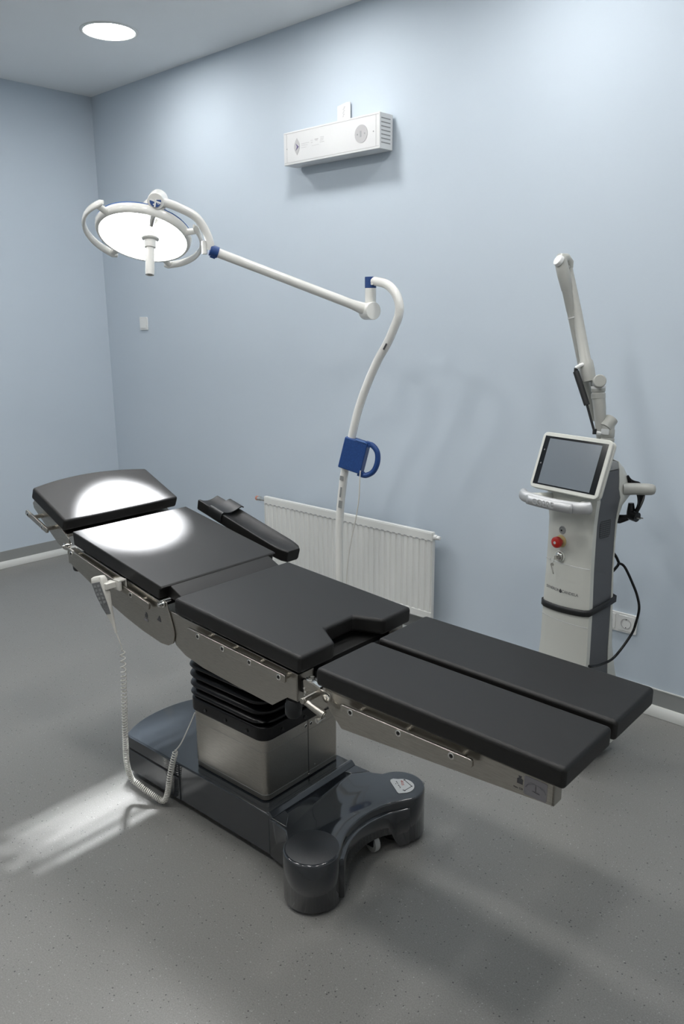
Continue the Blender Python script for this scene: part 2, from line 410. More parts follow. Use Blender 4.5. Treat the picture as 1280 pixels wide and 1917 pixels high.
fr = B()
head_poly = [(-.795, .982), (-.770, 1.004), (-.744, 1.004), (-.560, .886), (-.555, .868), (-.562, .848), (-.580, .838), (-.602, .838), (-.640, .855), (-.695, .893), (-.79, .963)]
for s in SIDES:
    v = .229 * s; prism(fr, head_poly, min(v, v - .005 * s), max(v, v - .005 * s), 'y')
prism(fr, [(-.76, .985), (-.575, .897), (-.58, .885), (-.765, .973)], -.225, .225, 'y')
obj('head_frame', fr, 'steel', T, bevel=.0015)

# rails --------------------------------------------------------------
def rail(u0, w0, u1, w1, s, posts, v_rail=.251, h=.024, th=.009, v_plate=.236, screws=None):
    a = Vector((u1 - u0, 0, w1 - w0)); Ln = a.length; a.normalize(); up = Vector((-a.z, 0, a.x))
    if up.z < 0: up = -up
    bm = B()
    mx = Matrix(((a.x, 0, up.x, u0), (0, 1, 0, 0), (a.z, 0, up.z, w0), (0, 0, 0, 1)))
    vi, vo = s * v_rail, s * (v_rail + th)
    poly = rrect(0, Ln, -h, 0, .006, 3)
    prism(bm, poly, min(vi, vo), max(vi, vo), 'y', mx)
    r = obj('side_rail', bm, 'steel', T, bevel=.0022, seg=3)
    for p in posts:
        c = mx @ Vector((p * Ln, 0, -h * .45)); 
        bm = B(); c2 = mx @ Vector((p * Ln, 0, -.001))
        cyl(bm, (c.x, s * (v_plate - .002), c.z - .001), (c.x, s * (v_rail + .001), c.z - .001), .0075); obj('rail_post', bm, 'steel', r, bevel=.001)
    for p in (screws or posts):
        c = mx @ Vector((p * Ln, 0, -h * .5))
        bm = B(); screw_bm(bm, (c.x, vo - s * .0003, c.z), (0, s, 0)); obj('rail_screw', bm, ['chrome', 'dark'], r)
    return r
for s in SIDES:
    rail(.136, .740, .554, .709, s, (.19, .45, .72, .97), screws=(.125, .39, .665, .945))
    rail(-.519, .866, -.053, .770, s, (.10, .55, .90), v_plate=.242, screws=(.055, .80))
    rail(.751, .692, 1.143, .686, s, (.13, .50, .91), screws=(.09, .475, .86), h=.021)
    rail(-.772, .9675, -.628, .9185, s, (.30, .90), v_rail=.262, v_plate=.229, h=.02, screws=(.14, .80))

# leg sections --------------------------------------------------------
leg_poly = [(.678, .706), (1.331, .691), (1.331, .640), (.735, .607), (.700, .640), (.684, .660)]
for s in SIDES:
    fr = B(); vo, vi = .237 * s, .020 * s
    ue = 1.331 if s < 0 else 1.21
    leg_poly = [(.678, .706), (ue, .691 + (1.331 - ue) * .0245), (ue, .640 - (1.331 - ue) * .055), (.735, .607), (.700, .640), (.684, .660)]
    prism(fr, leg_poly, min(vo, vo - .005 * s), max(vo, vo - .005 * s), 'y')
    inner = [(.69, .703), (1.18, .692), (1.18, .674), (.76, .660), (.70, .672)]; vi = .045 * s
    prism(fr, inner, min(vi, vi + .005 * s), max(vi, vi + .005 * s), 'y')
    a, b = sorted((vo, vo - .035 * s)); prism(fr, [(ue - .006, .690), (ue, .690), (ue, leg_poly[2][1]), (ue - .006, leg_poly[2][1])], a, b, 'y')
    a, b = sorted((vo, .004 * s)); prism(fr, [(.68, .706), (ue - .01, .6925), (ue - .01, .687), (.68, .699)], a, b, 'y')  # tray extended inward, added to block light between the two leg cushions
    obj('leg_frame', fr, 'steel', T, bevel=.0012)
    # hinge hardware joining the leg section to the seat
    bm = B(); v0, v1 = sorted((.231 * s, .200 * s))
    prism(bm, [(.592, .699), (.600, .702), (.632, .699), (.664, .690), (.690, .695), (.694, .660), (.664, .634), (.610, .640), (.594, .650)], v0, v1, 'y')
    br = obj('leg_bracket', bm, 'steel', T, bevel=.0025)
    bm = B(); box(bm, .574, .60, *sorted((.205 * s, .222 * s)), .655, .690); obj('bracket_tongue', bm, 'dark', br, bevel=.002)
    bm = B(); lathe(bm, [(0, .0), (.0145, 0), (.0145, .004), (.013, .006), (.011, .006), (.011, .0035), (0, .0035)], (.610, .2165 * s, .700), (-.05, 0, 1), 28)
    box(bm, -.0125, .0125, -.0014, .0014, .003, .0052, Matrix.Translation((.610, .2165 * s, .700)) @ Matrix.Rotation(R_(35), 4, 'Z')); obj('bracket_cap', bm, 'chrome', br)
    bm = B(); prism(bm, [(.622, .7055), (.656, .6965), (.656, .690), (.622, .699)], *sorted((.219 * s, .231 * s)), 'y'); prism(bm, [(.622, .7055), (.652, .6975), (.652, .691), (.622, .699)], *sorted((.203 * s, .2155 * s)), 'y'); obj('bracket_latch', bm, 'chrome', br, bevel=.001)
    for k_, (bu, bz) in enumerate(((.600, .677), (.603, .668), (.602, .657))):
        bm = B(); cyl(bm, (bu, .229 * s, bz), (bu, .2345 * s, bz), .0035 + .0008 * (k_ % 2)); obj('bracket_rivet', bm, 'chrome', br)
    bm = B(); lathe(bm, [(0, 0), (.0125, 0), (.0125, .006), (.011, .008), (.0045, .008), (.0045, .0105), (0, .0105)], (.689, .238 * s, .682), (0, s, 0), 24); obj('pivot_bolt', bm, 'chrome', br)
    bm = B(); cyl(bm, (.644, .228 * s, .676), (.644, .285 * s, .676), .0095, seg=20); cyl(bm, (.644, .284 * s, .676), (.644, .29 * s, .676), .0085)
    hd = obj('lever_shaft', bm, 'steel', br, bevel=.002)
    bm = B(); cyl(bm, (.643, .277 * s, .671), (.703, .268 * s, .648), .0085, .0115, seg=20); cyl(bm, (.703, .268 * s, .648), (.706, .2675 * s, .6468), .0095)
    obj('locking_lever', bm, 'steel', T, bevel=.0015)
    bm = B(); cyl(bm, (.677, .24 * s, .622), (.677, .268 * s, .622), .005); cyl(bm, (.677, .262 * s, .622), (.677, .268 * s, .622), .007); obj('stop_pin', bm, 'chrome', br)
    bm = B(); cyl(bm, (.738, .222 * s, .632), (.702, .222 * s, .645), .015, .010, seg=20); obj('gusset', bm, 'steel', br)
    bm = B(); lathe(bm, [(0, -.056), (.018, -.054), (.023, -.046), (.0245, -.018), (.0225, -.014), (.0215, -.004), (.018, 0), (0, 0)], (.540, .214 * s, .620), (.08, 0, 1), 24); obj('clamp_knob', bm, 'black', T)
    bm = B(); cyl(bm, (.541, .214 * s, .615), (.541, .214 * s, .665), .012); box(bm, .525, .562, *sorted((.200 * s, .228 * s)), .618, .6235); obj('knob_stem', bm, 'dark', T)
    bm = B(); lathe(bm, [(0, -.035), (.020, -.034), (.023, -.028), (.0235, 0), (0, 0)], (-.545, .205 * s, .801), (0, 0, 1), 20); obj('release_knob', bm, 'black', T)
    bm = B(); box(bm, -.560, -.528, *sorted((.19 * s, .237 * s)), .797, .835); obj('knob_bracket', bm, 'steel', T, bevel=.002)
bm = B(); box(bm, .577, .585, -.17, .17, .65, .70); obj('end_bar', bm, 'black', T, bevel=.002)
# bright hook visible through the cut-out
bm = B(); cyl(bm, (.64, -.10, .712), (.64, -.06, .712), .011); obj('centre_latch', bm, 'white', T)

# stickers -----------------------------------------------------------
def flat(name, poly, m, mw, parent, th=.0006, label=None):
    bm = B(); prism(bm, poly, 0, th); return obj(name, bm, m, parent, smooth=False, mw=mw, label=label)
VX = Vector((1, 0, 0)); VZ = Vector((0, 0, 1))
st = flat('warning_label', [(-.010, -.009), (.010, -.009), (0, .010)], 'ink', basis((-.027, -.2425, .722), (1, 0, -.17), VZ), T, label='black triangular warning label')
flat('warning_face', [(-.0072, -.0072), (.0072, -.0072), (0, .0066)], 'sticker_white', basis((-.027, -.2432, .722), (1, 0, -.17), VZ), st)
flat('warning_mark', [(-.003, -.005), (.004, -.005), (.002, .002), (-.001, .001)], 'ink', basis((-.027, -.2439, .722), (1, 0, -.17), VZ), st)
def weight_icon(mx, parent, k=1.0):
    st = flat('weight_mark', [(k * a, k * b) for a, b in ((-.008, -.010), (.008, -.010), (.008, .003), (.004, .006), (.002, .006), (.005, .012), (-.005, .012), (-.002, .006), (-.004, .006), (-.008, .003))], 'ink', mx, parent)
    return st
weight_icon(basis((-.096, -.2425, .716), (1, 0, -.17), VZ), T, .8)
flat('weight_plate', [(-.010, -.021), (.011, -.021), (.011, -.012), (-.010, -.012)], 'sticker', basis((-.096, -.2425, .716), (1, 0, -.17), VZ), T)
LM = basis((1.252, -.2371, .664), (1, 0, -.02), VZ)
flat('load_label', rrect(.008, .062, -.021, .024, .004, 3), 'sticker', basis((1.252, -.2370, .663), (1, 0, -.02), VZ), T)
k = weight_icon(basis((1.250, -.2371, .6700), (1, 0, -.02), VZ), T, .85)
text_obj('load_text', 'max. 225 kg', .0062, 'ink', basis((1.250, -.2372, .6500), (1, 0, -.02), VZ), T)
ic = B()
for p, q, wd in (((.018, .006), (.028, .011), .0030), (((.028, .011)), (.046, .009), .0012), ((.046, .009), (.057, .004), .0022), ((.012, -.004), (.018, .006), .0012), ((.036, .009), (.036, -.006), .0012), ((.028, -.007), (.046, -.009), .0012), ((.057, .004), (.060, -.004), .001)):
    a, b = Vector((*p, 0)), Vector((*q, 0)); d = (b - a).normalized(); n = Vector((-d.y, d.x, 0)) * wd
    prism(ic, [((a + n).x, (a + n).y), ((a - n).x, (a - n).y), ((b - n).x, (b - n).y), ((b + n).x, (b + n).y)], 0, .0005)
obj('position_diagram', ic, 'ink', T, mw=LM, smooth=False)

# column and bellows ---------------------------------------------------
CU0, CU1, CV0, CV1 = -.002, .345, -.152, .192
bm = B(); prism(bm, rrect(CU0, CU1, CV0, CV1, .022, 6), .178, .395); col = obj('column_cover', bm, 'steel', T, bevel=.002)
bm = B(); prism(bm, rrect(CU0 + .006, CU1 - .006, CV0 + .006, CV1 - .006, .022, 6), .155, .179); obj('column_foot', bm, 'black', col)
bm = B(); prism(bm, rrect(CU0 - .0006, CU1 + .0006, CV0 - .0006, CV1 + .0006, .022, 6), .196, .1972); prism(bm, rrect(CU0 - .0005, CU1 + .0005, CV0 - .0005, CV1 + .0005, .022, 6), .344, .3446); obj('cover_seam', bm, 'greyplastic', col)
bm = B(); box(bm, CU1 - .001, CU1 + .0006, .0405, .0425, .178, .395); obj('door_seam', bm, 'dark', col)
for dv in (.030, .054):
    bm = B(); screw_bm(bm, (CU1, dv, .366), (1, 0, 0), .006); obj('cover_screw', bm, ['chrome', 'dark'], col)
bm = B(); screw_bm(bm, (CU1, .042, .186), (1, 0, 0), .003); screw_bm(bm, (CU1, .07, .21), (1, 0, 0), .0022); obj('cover_screw', bm, ['chrome', 'dark'], col)
bm = B(); prism(bm, rrect(CU0 - .010, CU1 + .010, CV0 - .010, CV1 + .010, .04, 8), .384, .434); bel = obj('bellows', bm, 'rubber', T, bevel=.008, seg=3)
cu, cv = (CU0 + CU1) / 2, (CV0 + CV1) / 2
z = .436
for i, h in enumerate((.030, .034, .034, .032)):
    bm = B(); rings = []
    hu, hv = .190, .190
    for dz, ins in ((0, .030), (h * .15, .012), (h * .32, .003), (h * .5, 0), (h * .68, .003), (h * .85, .012), (h, .030)):
        rr = rrect(cu - hu + ins, cu + hu - ins, cv - hv + ins, cv + hv - ins, .058, 8)
        rings.append([(a, b, z + dz) for a, b in rr])
    loft(bm, rings); obj('bellows_fold', bm, 'rubber', bel, angle=70); z += h - .001
for dv in (.06, .16, .26):
    for side in (0, 1):
        bm = B()
        if side == 0: cyl(bm, (CU0 + .02 + dv, CV0 - .0095, .405), (CU0 + .02 + dv, CV0 - .0125, .405), .0055)
        else: cyl(bm, (CU1 + .0095, CV0 + .01 + dv, .405), (CU1 + .0125, CV0 + .01 + dv, .405), .0055)
        obj('clip_stud', bm, 'black', bel)

# base -----------------------------------------------------------------
VC = .010
def pl_end(n=14):
    out = []
    for i in range(n + 1):
        v = .198 - .396 * i / n; t = v / .198
        out.append((-.413 + .060 * abs(t) ** 2.3, v + VC))
    return out
outline = [(.395, -.188)] + [(.395, .208)] + pl_end()
bm = B(); prism(bm, outline, .033, .174); base = obj('base_cover', bm, 'paint', T, bevel=.005, seg=3)
bm = B(); prism(bm, [(a * .92, (b - VC) * .80 + VC) for a, b in outline], .006, .034); obj('chassis', bm, 'dark', T)
# raised bead where the column deck meets the front cover
bm = B(); prism(bm, [(.36, .1738), (.378, .1738), (.386, .181), (.394, .181), (.408, .168), (.40, .15), (.36, .15)], -.186, .206, 'y'); obj('deck_ridge', bm, 'paint', base, bevel=.003, seg=3)
# end side panel with split lines (near side and its twin)
for s in SIDES:
    vv = VC + s * .198
    a, b = sorted((vv + s * .0035, vv - s * .002))
    bm = B(); box(bm, -.336, -.046, a, b, .128, .172); obj('side_panel', bm, 'paint', base, bevel=.0025)
    bm = B(); box(bm, -.336, -.046, a, b, .036, .121); obj('side_panel', bm, 'paint', base, bevel=.0025)
    a, b = sorted((vv + s * .0010, vv - s * .002)); bm = B(); box(bm, -.338, -.043, a, b, .120, .129); obj('panel_gap', bm, 'dark', base)
# front cover with two round feet and arched front
FC = [(.590, -.203), (.590, .205)]; FR = .0855
def arcpts(c, r, a0, a1, n):
    return [(c[0] + r * math.cos(R_(a0 + (a1 - a0) * i / n)), c[1] + r * math.sin(R_(a0 + (a1 - a0) * i / n))) for i in range(n + 1)]
conc = spline([(.6720, -.180, 0), (.655, -.150, 0), (.622, -.085, 0), (.608, 0.0, 0), (.622, .087, 0), (.655, .152, 0), (.6720, .182, 0)], 6)
def front_outline(dr=0.0, dc=0.0, root=-.19):
    o = [(.398, root), (.43, root - .004), (.478, root - .010)]
    o += arcpts(FC[0], FR + dr, 195, 372, 22)
    o += [(p.x + dc, p.y) for p in conc[2:-2]]
    o += arcpts(FC[1], FR + dr, -12, 165, 22)
    o += [(.478, .212), (.43, .206), (.398, .206)]
    return o
def front_skin():
    bm = B(); o = front_outline(); n = len(o); nrm = []
    for i in range(n):
        p0, p1 = Vector((*o[max(i - 1, 0)], 0)), Vector((*o[min(i + 1, n - 1)], 0)); t = (p1 - p0).normalized(); nrm.append((t.y, -t.x))
    def w_(x, y): return 1.0 if (abs(y - .001) < .165 and x > .55) else 0.0
    def zb(x, y):
        if x > .575 and abs(y - .001) < .130:
            t = abs(y - .001) / .130
            return .058 + .012 * (1 - t * t) if t < .86 else .058 + (.012 - .058) * (t - .86) / .14
        return .034 if x < .49 else .012
    rows = []
    for z, off, lip in ((.166, -.0065, 0), (.1655, -.004, 0), (.1640, -.0015, 0), (.1605, 0, 0), (.1385, 0, 0), (.1375, 0, .006), (.1362, 0, .0095), (.1335, 0, .0105), (None, 0, .0105)):
        row = []
        for i, (x, y) in enumerate(o):
            d = off + lip * w_(x, y); row.append(bm.verts.new((x + nrm[i][0] * d, y + nrm[i][1] * d, zb(x, y) if z is None else z)))
        rows.append(row)
    bm.faces.new(rows[0])
    for k in range(len(rows) - 1):
        for i in range(n - 1): bm.faces.new((rows[k][i], rows[k][i + 1], rows[k + 1][i + 1], rows[k + 1][i]))
    return bm
fc = obj('front_cover', front_skin(), 'paint', base, angle=38); md = fc.modifiers.new('thick', 'SOLIDIFY'); md.thickness = .005; md.offset = -1
for c in FC[:1]:
    bm = B(); lathe(bm, [(0, .16615), (.0775, .16615), (.0778, .1659), (0, .1659)], (c[0], c[1], 0), (0, 0, 1), 40); obj('foot_pad', bm, 'paint_matte', base)
for c in FC:
    bm = B(); lathe(bm, [(0, .0), (.058, .0), (.062, .004), (.062, .014), (.05, .03), (0, .03)], (c[0] - .004, c[1], 0), (0, 0, 1), 32); obj('levelling_foot', bm, 'rubber', base)
# castors
for cuv in ((.592, .070), (.575, -.075), (-.27, -.10), (-.27, .12)):
    bm = B(); lathe(bm, [(0, -.012), (.020, -.012), (.030, -.009), (.032, 0), (.030, .009), (.020, .012), (0, .012)], (cuv[0], cuv[1], .032), (.25, 1, 0), 28); obj('castor_wheel', bm, 'wheel', base)
    bm = B(); box(bm, cuv[0] - .018, cuv[0] + .018, cuv[1] - .02, cuv[1] - .014, .03, .10); box(bm, cuv[0] - .018, cuv[0] + .018, cuv[1] + .014, cuv[1] + .02, .03, .10); obj('castor_fork', bm, 'black', base)
# corner gusset step beside near foot
for s in SIDES:
    vv = VC + s * .198; bm = B(); prism(bm, [(.397, vv - s * .002), (.470, vv + s * .000), (.43, vv - s * .05), (.40, vv - s * .06)], .150, .1675); obj('gusset_step', bm, 'paint', base, bevel=.003)
# stop pedal sticker and brake knob on the far foot
MP = basis((.592, .205, .1668), (1, 0, 0), (0, 1, 0))
lab = []
for i in range(27):
    t = R_(-48 + 192 * i / 26); lab.append((.010 + .040 * math.cos(t), .004 + .040 * math.sin(t)))
lab += [(-.037, .018), (-.040, .008), (-.035, .000), (.020, -.034), (.028, -.036)]
flat('pedal_label', lab, 'sticker_white', MP, T, label='white rounded label with red STOP lettering')
text_obj('stop_text', 'STOP', .0115, 'ink_red', MP @ basis((.002, .018, .0008), (-.70, .71, 0), (-.71, -.70, 0)), T)
bm = B()
for p, q, wd in (((-.004, .036), (.036, .022), .0011), ((.036, .022), (.033, -.012), .0011), ((-.016, .010), (-.006, .004), .0009), ((-.002, .000), (.010, -.006), .0009)):
    a, b = Vector((*p, 0)), Vector((*q, 0)); d = (b - a).normalized(); n = Vector((-d.y, d.x, 0)) * wd
    prism(bm, [((a + n).x, (a + n).y), ((a - n).x, (a - n).y), ((b - n).x, (b - n).y), ((b + n).x, (b + n).y)], .0006, .0011)
for c, rr in (((-.004, .036), .0034), ((.036, .022), .0026), ((.033, -.012), .0032), ((.028, -.013), .0022), ((-.018, .011), .002), ((.000, -.001), .002), ((-.012, .000), .0017), ((.012, -.008), .0017)):
    prism(bm, [(c[0] + rr * math.cos(2 * PI * i / 10), c[1] + rr * math.sin(2 * PI * i / 10)) for i in range(10)], .0006, .0012)
obj('pedal_diagram', bm, 'ink', T, mw=MP, smooth=False)
bm = B(); cyl(bm, (.622, .255, .148), (.626, .276, .150), .007); lathe(bm, [(0, 0), (.0075, 0), (.009, .003), (.009, .012), (.007, .016), (0, .016)], (.626, .274, .150), (.2, .95, .1), 20); obj('brake_knob', bm, 'greyplastic', T)

# ------------------------------------------------------------------ arm board
AB = thing('arm_board', 'black padded arm board with fabric strap beside the far edge of the table back', 'arm board', T_LOC, T_ROT)
a = Vector((.472, 0, -.127)).normalized(); nn = Vector((-a.z, 0, a.x)); 
MA = Matrix(((a.x, 0, nn.x, -.472), (0, 1, 0, .338), (a.z, 0, nn.z, .9505), (0, 0, 0, 1)))
def arm_pad():
    bm = B(); L = .495; rings = []
    for i in range(25):
        x = L * i / 24
        e = 0.0
        if i > 20: e = .020 * (1 - math.sqrt(max(0, 1 - ((i - 20) / 4.0) ** 2)))
        hw = .050 - e; flat_ = min(1.0, max(0.0, (L - x) / .12)); dip = .016 * (flat_ ** .8)
        ring = []
        zt = 0.004
        if i > 21: zt -= .003 * ((i - 21) / 3.0) ** 2
        for k in range(13):
            y = -hw + 2 * hw * k / 12; t = y / hw
            z = zt - dip * (1 - t * t) - (.004 if abs(t) > .99 else 0)
            ring.append((x, y, z))
        ring += [(x, hw + .0015, zt - .010), (x, hw, -.040), (x, hw - .006, -.046), (x, -hw + .006, -.046), (x, -hw, -.040), (x, -hw - .0015, zt - .010)]
        rings.append(ring)
    loft(bm, rings); return bm
obj('arm_pad', arm_pad(), 'vinyl', AB, mw=MA, bevel=.004, seg=3, angle=60)
def strap_bm():
    bm = B(); rings = []
    path = [(-.054, -.030), (-.0545, -.004), (-.047, .006), (-.03, .002), (-.01, .000), (.012, .004), (.032, .012), (.047, .015), (.056, .010)]
    P = spline([(0, y, z) for y, z in path], 5); n = len(P)
    for x0, x1 in ((.075, .150),):
        for i, p in enumerate(P):
            q = P[min(i + 1, n - 1)] - P[max(i - 1, 0)]; nr = Vector((0, -q.z, q.y)).normalized() * .0022
            rings.append([(x0, p.y - nr.y, p.z - nr.z), (x1, p.y - nr.y, p.z - nr.z), (x1, p.y + nr.y, p.z + nr.z), (x0, p.y + nr.y, p.z + nr.z)])
    loft(bm, rings); return bm
obj('strap', strap_bm(), 'black', AB, mw=MA, angle=30)
bm = B(); cyl(bm, (-.20, .300, .855), (-.20, .300, .79), .011); cyl(bm, (-.20, .30, .80), (-.20, .280, .798), .010); box(bm, -.222, -.178, .2604, .287, .779, .815); obj('clamp_post', bm, 'steel', AB, bevel=.002)
bm = B(); prism(bm, [(.03, -.0455), (.46, -.0455), (.46, -.052), (.03, -.052)], -.03, .03, 'y'); obj('base_plate', bm, 'steel', AB, mw=MA, bevel=.002)

# ------------------------------------------------------------------ hand control with coiled cord
HCN = thing('hand_control', 'pale grey corded hand control hooked on the near back rail of the table', 'hand control', T_LOC, T_ROT)
hb = basis((-.236, -.318, .835), (.62, -.78, 0), (.18, .10, 1))   # x across the handset, y up, z = keypad normal
hb = basis((-.240, -.316, .826), (.66, -.75, 0), (-.33, -.16, 1))
def handset():
    bm = B(); rings = []
    for y, wd, zf, zb_ in ((.012, .030, .008, -.004), (.009, .042, .014, -.014), (-.004, .046, .016, -.018), (-.05, .044, .012, -.016), (-.09, .036, .006, -.012), (-.125, .024, -.001, -.012), (-.155, .012, -.004, -.012), (-.185, .009, -.005, -.011)):
        rr = rrect(-wd / 2, wd / 2, zb_, zf, min(.006, (zf - zb_) * .35, wd * .3), 4); rings.append([(a, y, b) for a, b in rr])
    loft(bm, rings); return bm
HB2 = basis((-.247, -.312, .822), (.97, .24, .30), (-.33, -.06, 1))
hs = obj('handset', handset(), 'cream', HCN, mw=HB2, angle=55)
bm = B(); 
loft(bm, [[(-.0185, -.006, .0145), (.0185, -.006, .0145), (.0185, -.006, .0170), (-.0185, -.006, .0170)], [(-.018, -.05, .0105), (.018, -.05, .0105), (.018, -.05, .0132), (-.018, -.05, .0132)], [(-.0145, -.09, .0045), (.0145, -.09, .0045), (.0145, -.09, .0072), (-.0145, -.09, .0072)], [(-.010, -.118, -.001), (.010, -.118, -.001), (.010, -.118, .0016), (-.010, -.118, .0016)]])
obj('keypad', bm, 'keypad', HCN, mw=HB2, bevel=.001)
for k in range(5):
    for sx in (-1, 1):
        bm = B(); yy = -.018 - .014 * k; zz = .0165 + (yy + .006) / .044 * .0039; prism(bm, rrect(sx * .008 - .0045, sx * .008 + .0045, yy - .004, yy + .004, .002, 3), zz - .0005, zz + .0010); obj('key', bm, 'greyplastic', HCN, mw=HB2)
bm = B(); box(bm, -.225, -.190, -.274, -.2435, .8135, .820); box(bm, -.225, -.190, -.274, -.2635, .784, .8145); box(bm, -.225, -.190, -.2485, -.2435, .790, .8145); box(bm, -.238, -.208, -.311, -.272, .793, .814); obj('rail_hook', bm, 'cream', HCN, bevel=.003)

def coil(path, r, wire, pitch_fn, bm, seg=6, n_per=12):
    """helix of radius r around a polyline; pitch_fn(t) gives the pitch"""
    P = [Vector(p) for p in path]; S = [0.0]
    for i in range(1, len(P)): S.append(S[-1] + (P[i] - P[i - 1]).length)
    tot = S[-1]
    Tn = [((P[min(i + 1, len(P) - 1)] - P[max(i - 1, 0)])).normalized() for i in range(len(P))]
    x, y, _ = frame_from(Tn[0]); X, Y = [], []
    for t in Tn:
        y = (y - t * y.dot(t)).normalized(); x = y.cross(t); X.append(x.copy()); Y.append(y.copy())
    out = []; s = 0.0; ang = 0.0; i = 0
    while s < tot:
        while i < len(S) - 2 and S[i + 1] < s: i += 1
        f = (s - S[i]) / max(S[i + 1] - S[i], 1e-9)
        c = P[i].lerp(P[i + 1], f); xx = X[i].lerp(X[i + 1], f); yy = Y[i].lerp(Y[i + 1], f)
        rr = r * min(1, s / .012, (tot - s) / .012 + .05)
        out.append(c + xx * rr * math.cos(ang) + yy * rr * math.sin(ang))
        ang += 2 * PI / n_per; s += pitch_fn(s / tot) / n_per
    tube(bm, out, wire, seg)
bm = B()
end = HB2 @ Vector((0, -.185, -.008))
hang = spline([end, (end.x + .012, end.y + .004, end.z - .030), (end.x + .016, end.y + .008, end.z - .055)], 6)
tube(bm, hang, .0022, 6)
p0 = hang[-1]
path = spline([p0, (-.170, -.295, .52), (-.186, -.290, .425), (-.216, -.280, .232), (-.226, -.275, .144), (-.221, -.265, .085), (-.200, -.255, .066), (-.170, -.245, .050), (-.137, -.230, .030), (-.105, -.218, .022), (-.088, -.212, .056), (-.076, -.207, .120), (-.060, -.205, .176), (-.040, -.200, .235)], 10)
coil(path, .0085, .0021, lambda t: .0195 if t < .08 else .0165 - (t - .08) * .022 if t < .5 else .0068 if t < .84 else .0105, bm, 6, 14)
tube(bm, spline([path[-1], (-.018, -.194, .265), (.002, -.178, .318), (.014, -.166, .355), (.022, -.1605, .378)], 5), .0022, 6)
obj('coiled_cord', bm, 'cream', HCN, angle=80)

# ------------------------------------------------------------------ examination lamp on a stand
PX, PY = 2.731, -0.5
LP = thing('examination_lamp', 'white round examination lamp, lit, on a curved pole stand with blue clamp', 'lamp', (PX, PY, 0))
IL = Matrix.Translation((-PX, -PY, 0))
def W(p): return Vector(p) - Vector((PX, PY, 0))
bm = B()
for i in range(5):
    t = 2 * PI * i / 5 + .3; d = Vector((math.cos(t), math.sin(t), 0))
    tube(bm, [d * .02 + Vector((0, 0, .115)), d * .14 + Vector((0, 0, .095)), d * .27 + Vector((0, 0, .072))], [.022, .019, .015], 12)
lathe(bm, [(0, .06), (.045, .06), (.05, .07), (.05, .13), (.035, .17), (0, .17)], (0, 0, 0), (0, 0, 1), 28)
obj('stand_base', bm, 'white_enamel', LP)
for i in range(5):
    t = 2 * PI * i / 5 + .3; d = Vector((math.cos(t), math.sin(t), 0)); c = d * .26 + Vector((0, 0, .026)); bm = B()
    lathe(bm, [(0, -.010), (.02, -.010), (.026, -.006), (.026, .006), (.02, .010), (0, .010)], c, (-d.y, d.x, 0), 24); cyl(bm, c, c + Vector((0, 0, .045)), .009); obj('castor', bm, 'greyplastic', LP)
pole = [(2.731, .165), (2.730, .45), (2.731, .646), (2.741, .776), (2.769, .95), (2.816, 1.121), (2.858, 1.251), (2.912, 1.367), (2.970, 1.468), (3.018, 1.534), (3.055, 1.598), (3.080, 1.650), (3.083, 1.695), (3.060, 1.742), (3.016, 1.776), (2.957, 1.790), (2.935, 1.790)]
bm = B(); tube(bm, spline([W((x, PY, z)) for x, z in pole], 6), .0187, 20); obj('pole', bm, 'white_enamel', LP, angle=60)
for (x, z, h, dx) in ((3.004, 1.512, .030, .62),):
    bm = B(); tube(bm, [W((x + .008, PY - .0165, z)), W((x + .008 + h * .55, PY - .0165, z + h * .83))], .006, 8, flat=((0, 1, 0), .25)); obj('pole_print', bm, 'ink', LP)
for (x, z, h) in ((2.764, .925, .022), (2.754, .80, .036), (2.757, .858, .05)):
    bm = B(); ww = .009 if h != .05 else .004
    prism(bm, rrect(-ww, ww, -h / 2, h / 2, .002, 2), 0, .001)
    obj('pole_label', bm, 'greyplastic', LP, mw=basis(W((x + .006, PY - .0205, z)), (1, 0.25, -.16), (.16, 0, 1)))
# top knuckle: blue cap, white block, hinge
bm = B(); cyl(bm, W((2.926, PY, 1.765)), W((2.926, PY, 1.700)), .0235, seg=24); box(bm, 2.926 - PX, 2.955 - PX, -.018, .018, 1.775, 1.800); obj('swivel_block', bm, 'white_enamel', LP, bevel=.003)
bm = B(); cyl(bm, W((2.926, PY, 1.810)), W((2.926, PY, 1.764)), .0245, seg=24); obj('swivel_cap', bm, 'blue', LP, bevel=.002)
ax = Vector((.966, -.258, 0)); JC = Vector((2.923, -.505, 1.670))
bm = B(); cyl(bm, W(JC - ax * .030), W(JC + ax * .034), .037, seg=32); cyl(bm, W((2.926, PY, 1.71)), W((2.926, PY, 1.68)), .019); obj('arm_hinge', bm, 'white_enamel', LP, bevel=.003, seg=3)
CO = Vector((2.585, -1.064, 1.905)); AD = (JC - CO).normalized()
bm = B(); tube(bm, [W(CO + AD * .02), W(CO + AD * .3), W(JC - AD * .02)], [.0185, .0185, .0205], 20); tube(bm, [W(JC - AD * .09), W(JC - AD * .02)], [.0195, .026], 20); obj('spring_arm', bm, 'white_enamel', LP, angle=60)
bm = B(); cyl(bm, W(CO - AD * .012), W(CO + AD * .022), .0225, seg=24); cyl(bm, W(CO - AD * .012 + Vector((0, 0, -.02))), W(CO + AD * .01 + Vector((0, 0, -.02))), .009, seg=12); obj('arm_collar', bm, 'blue', LP, bevel=.002)
HUB = LAMP_M @ Vector((.027, -.185, .045))
pts = [HUB + Vector((.003, .02, -.004)), (2.524, -1.226, 2.074), (2.542, -1.191, 2.061), (2.564, -1.128, 2.032), (2.577, -1.092, 1.984), (2.583, -1.075, 1.935), CO - AD * .012]
bm = B(); tube(bm, spline([W(p) for p in pts], 8), .0165, 18); obj('yoke_arm', bm, 'white_enamel', LP, angle=60)
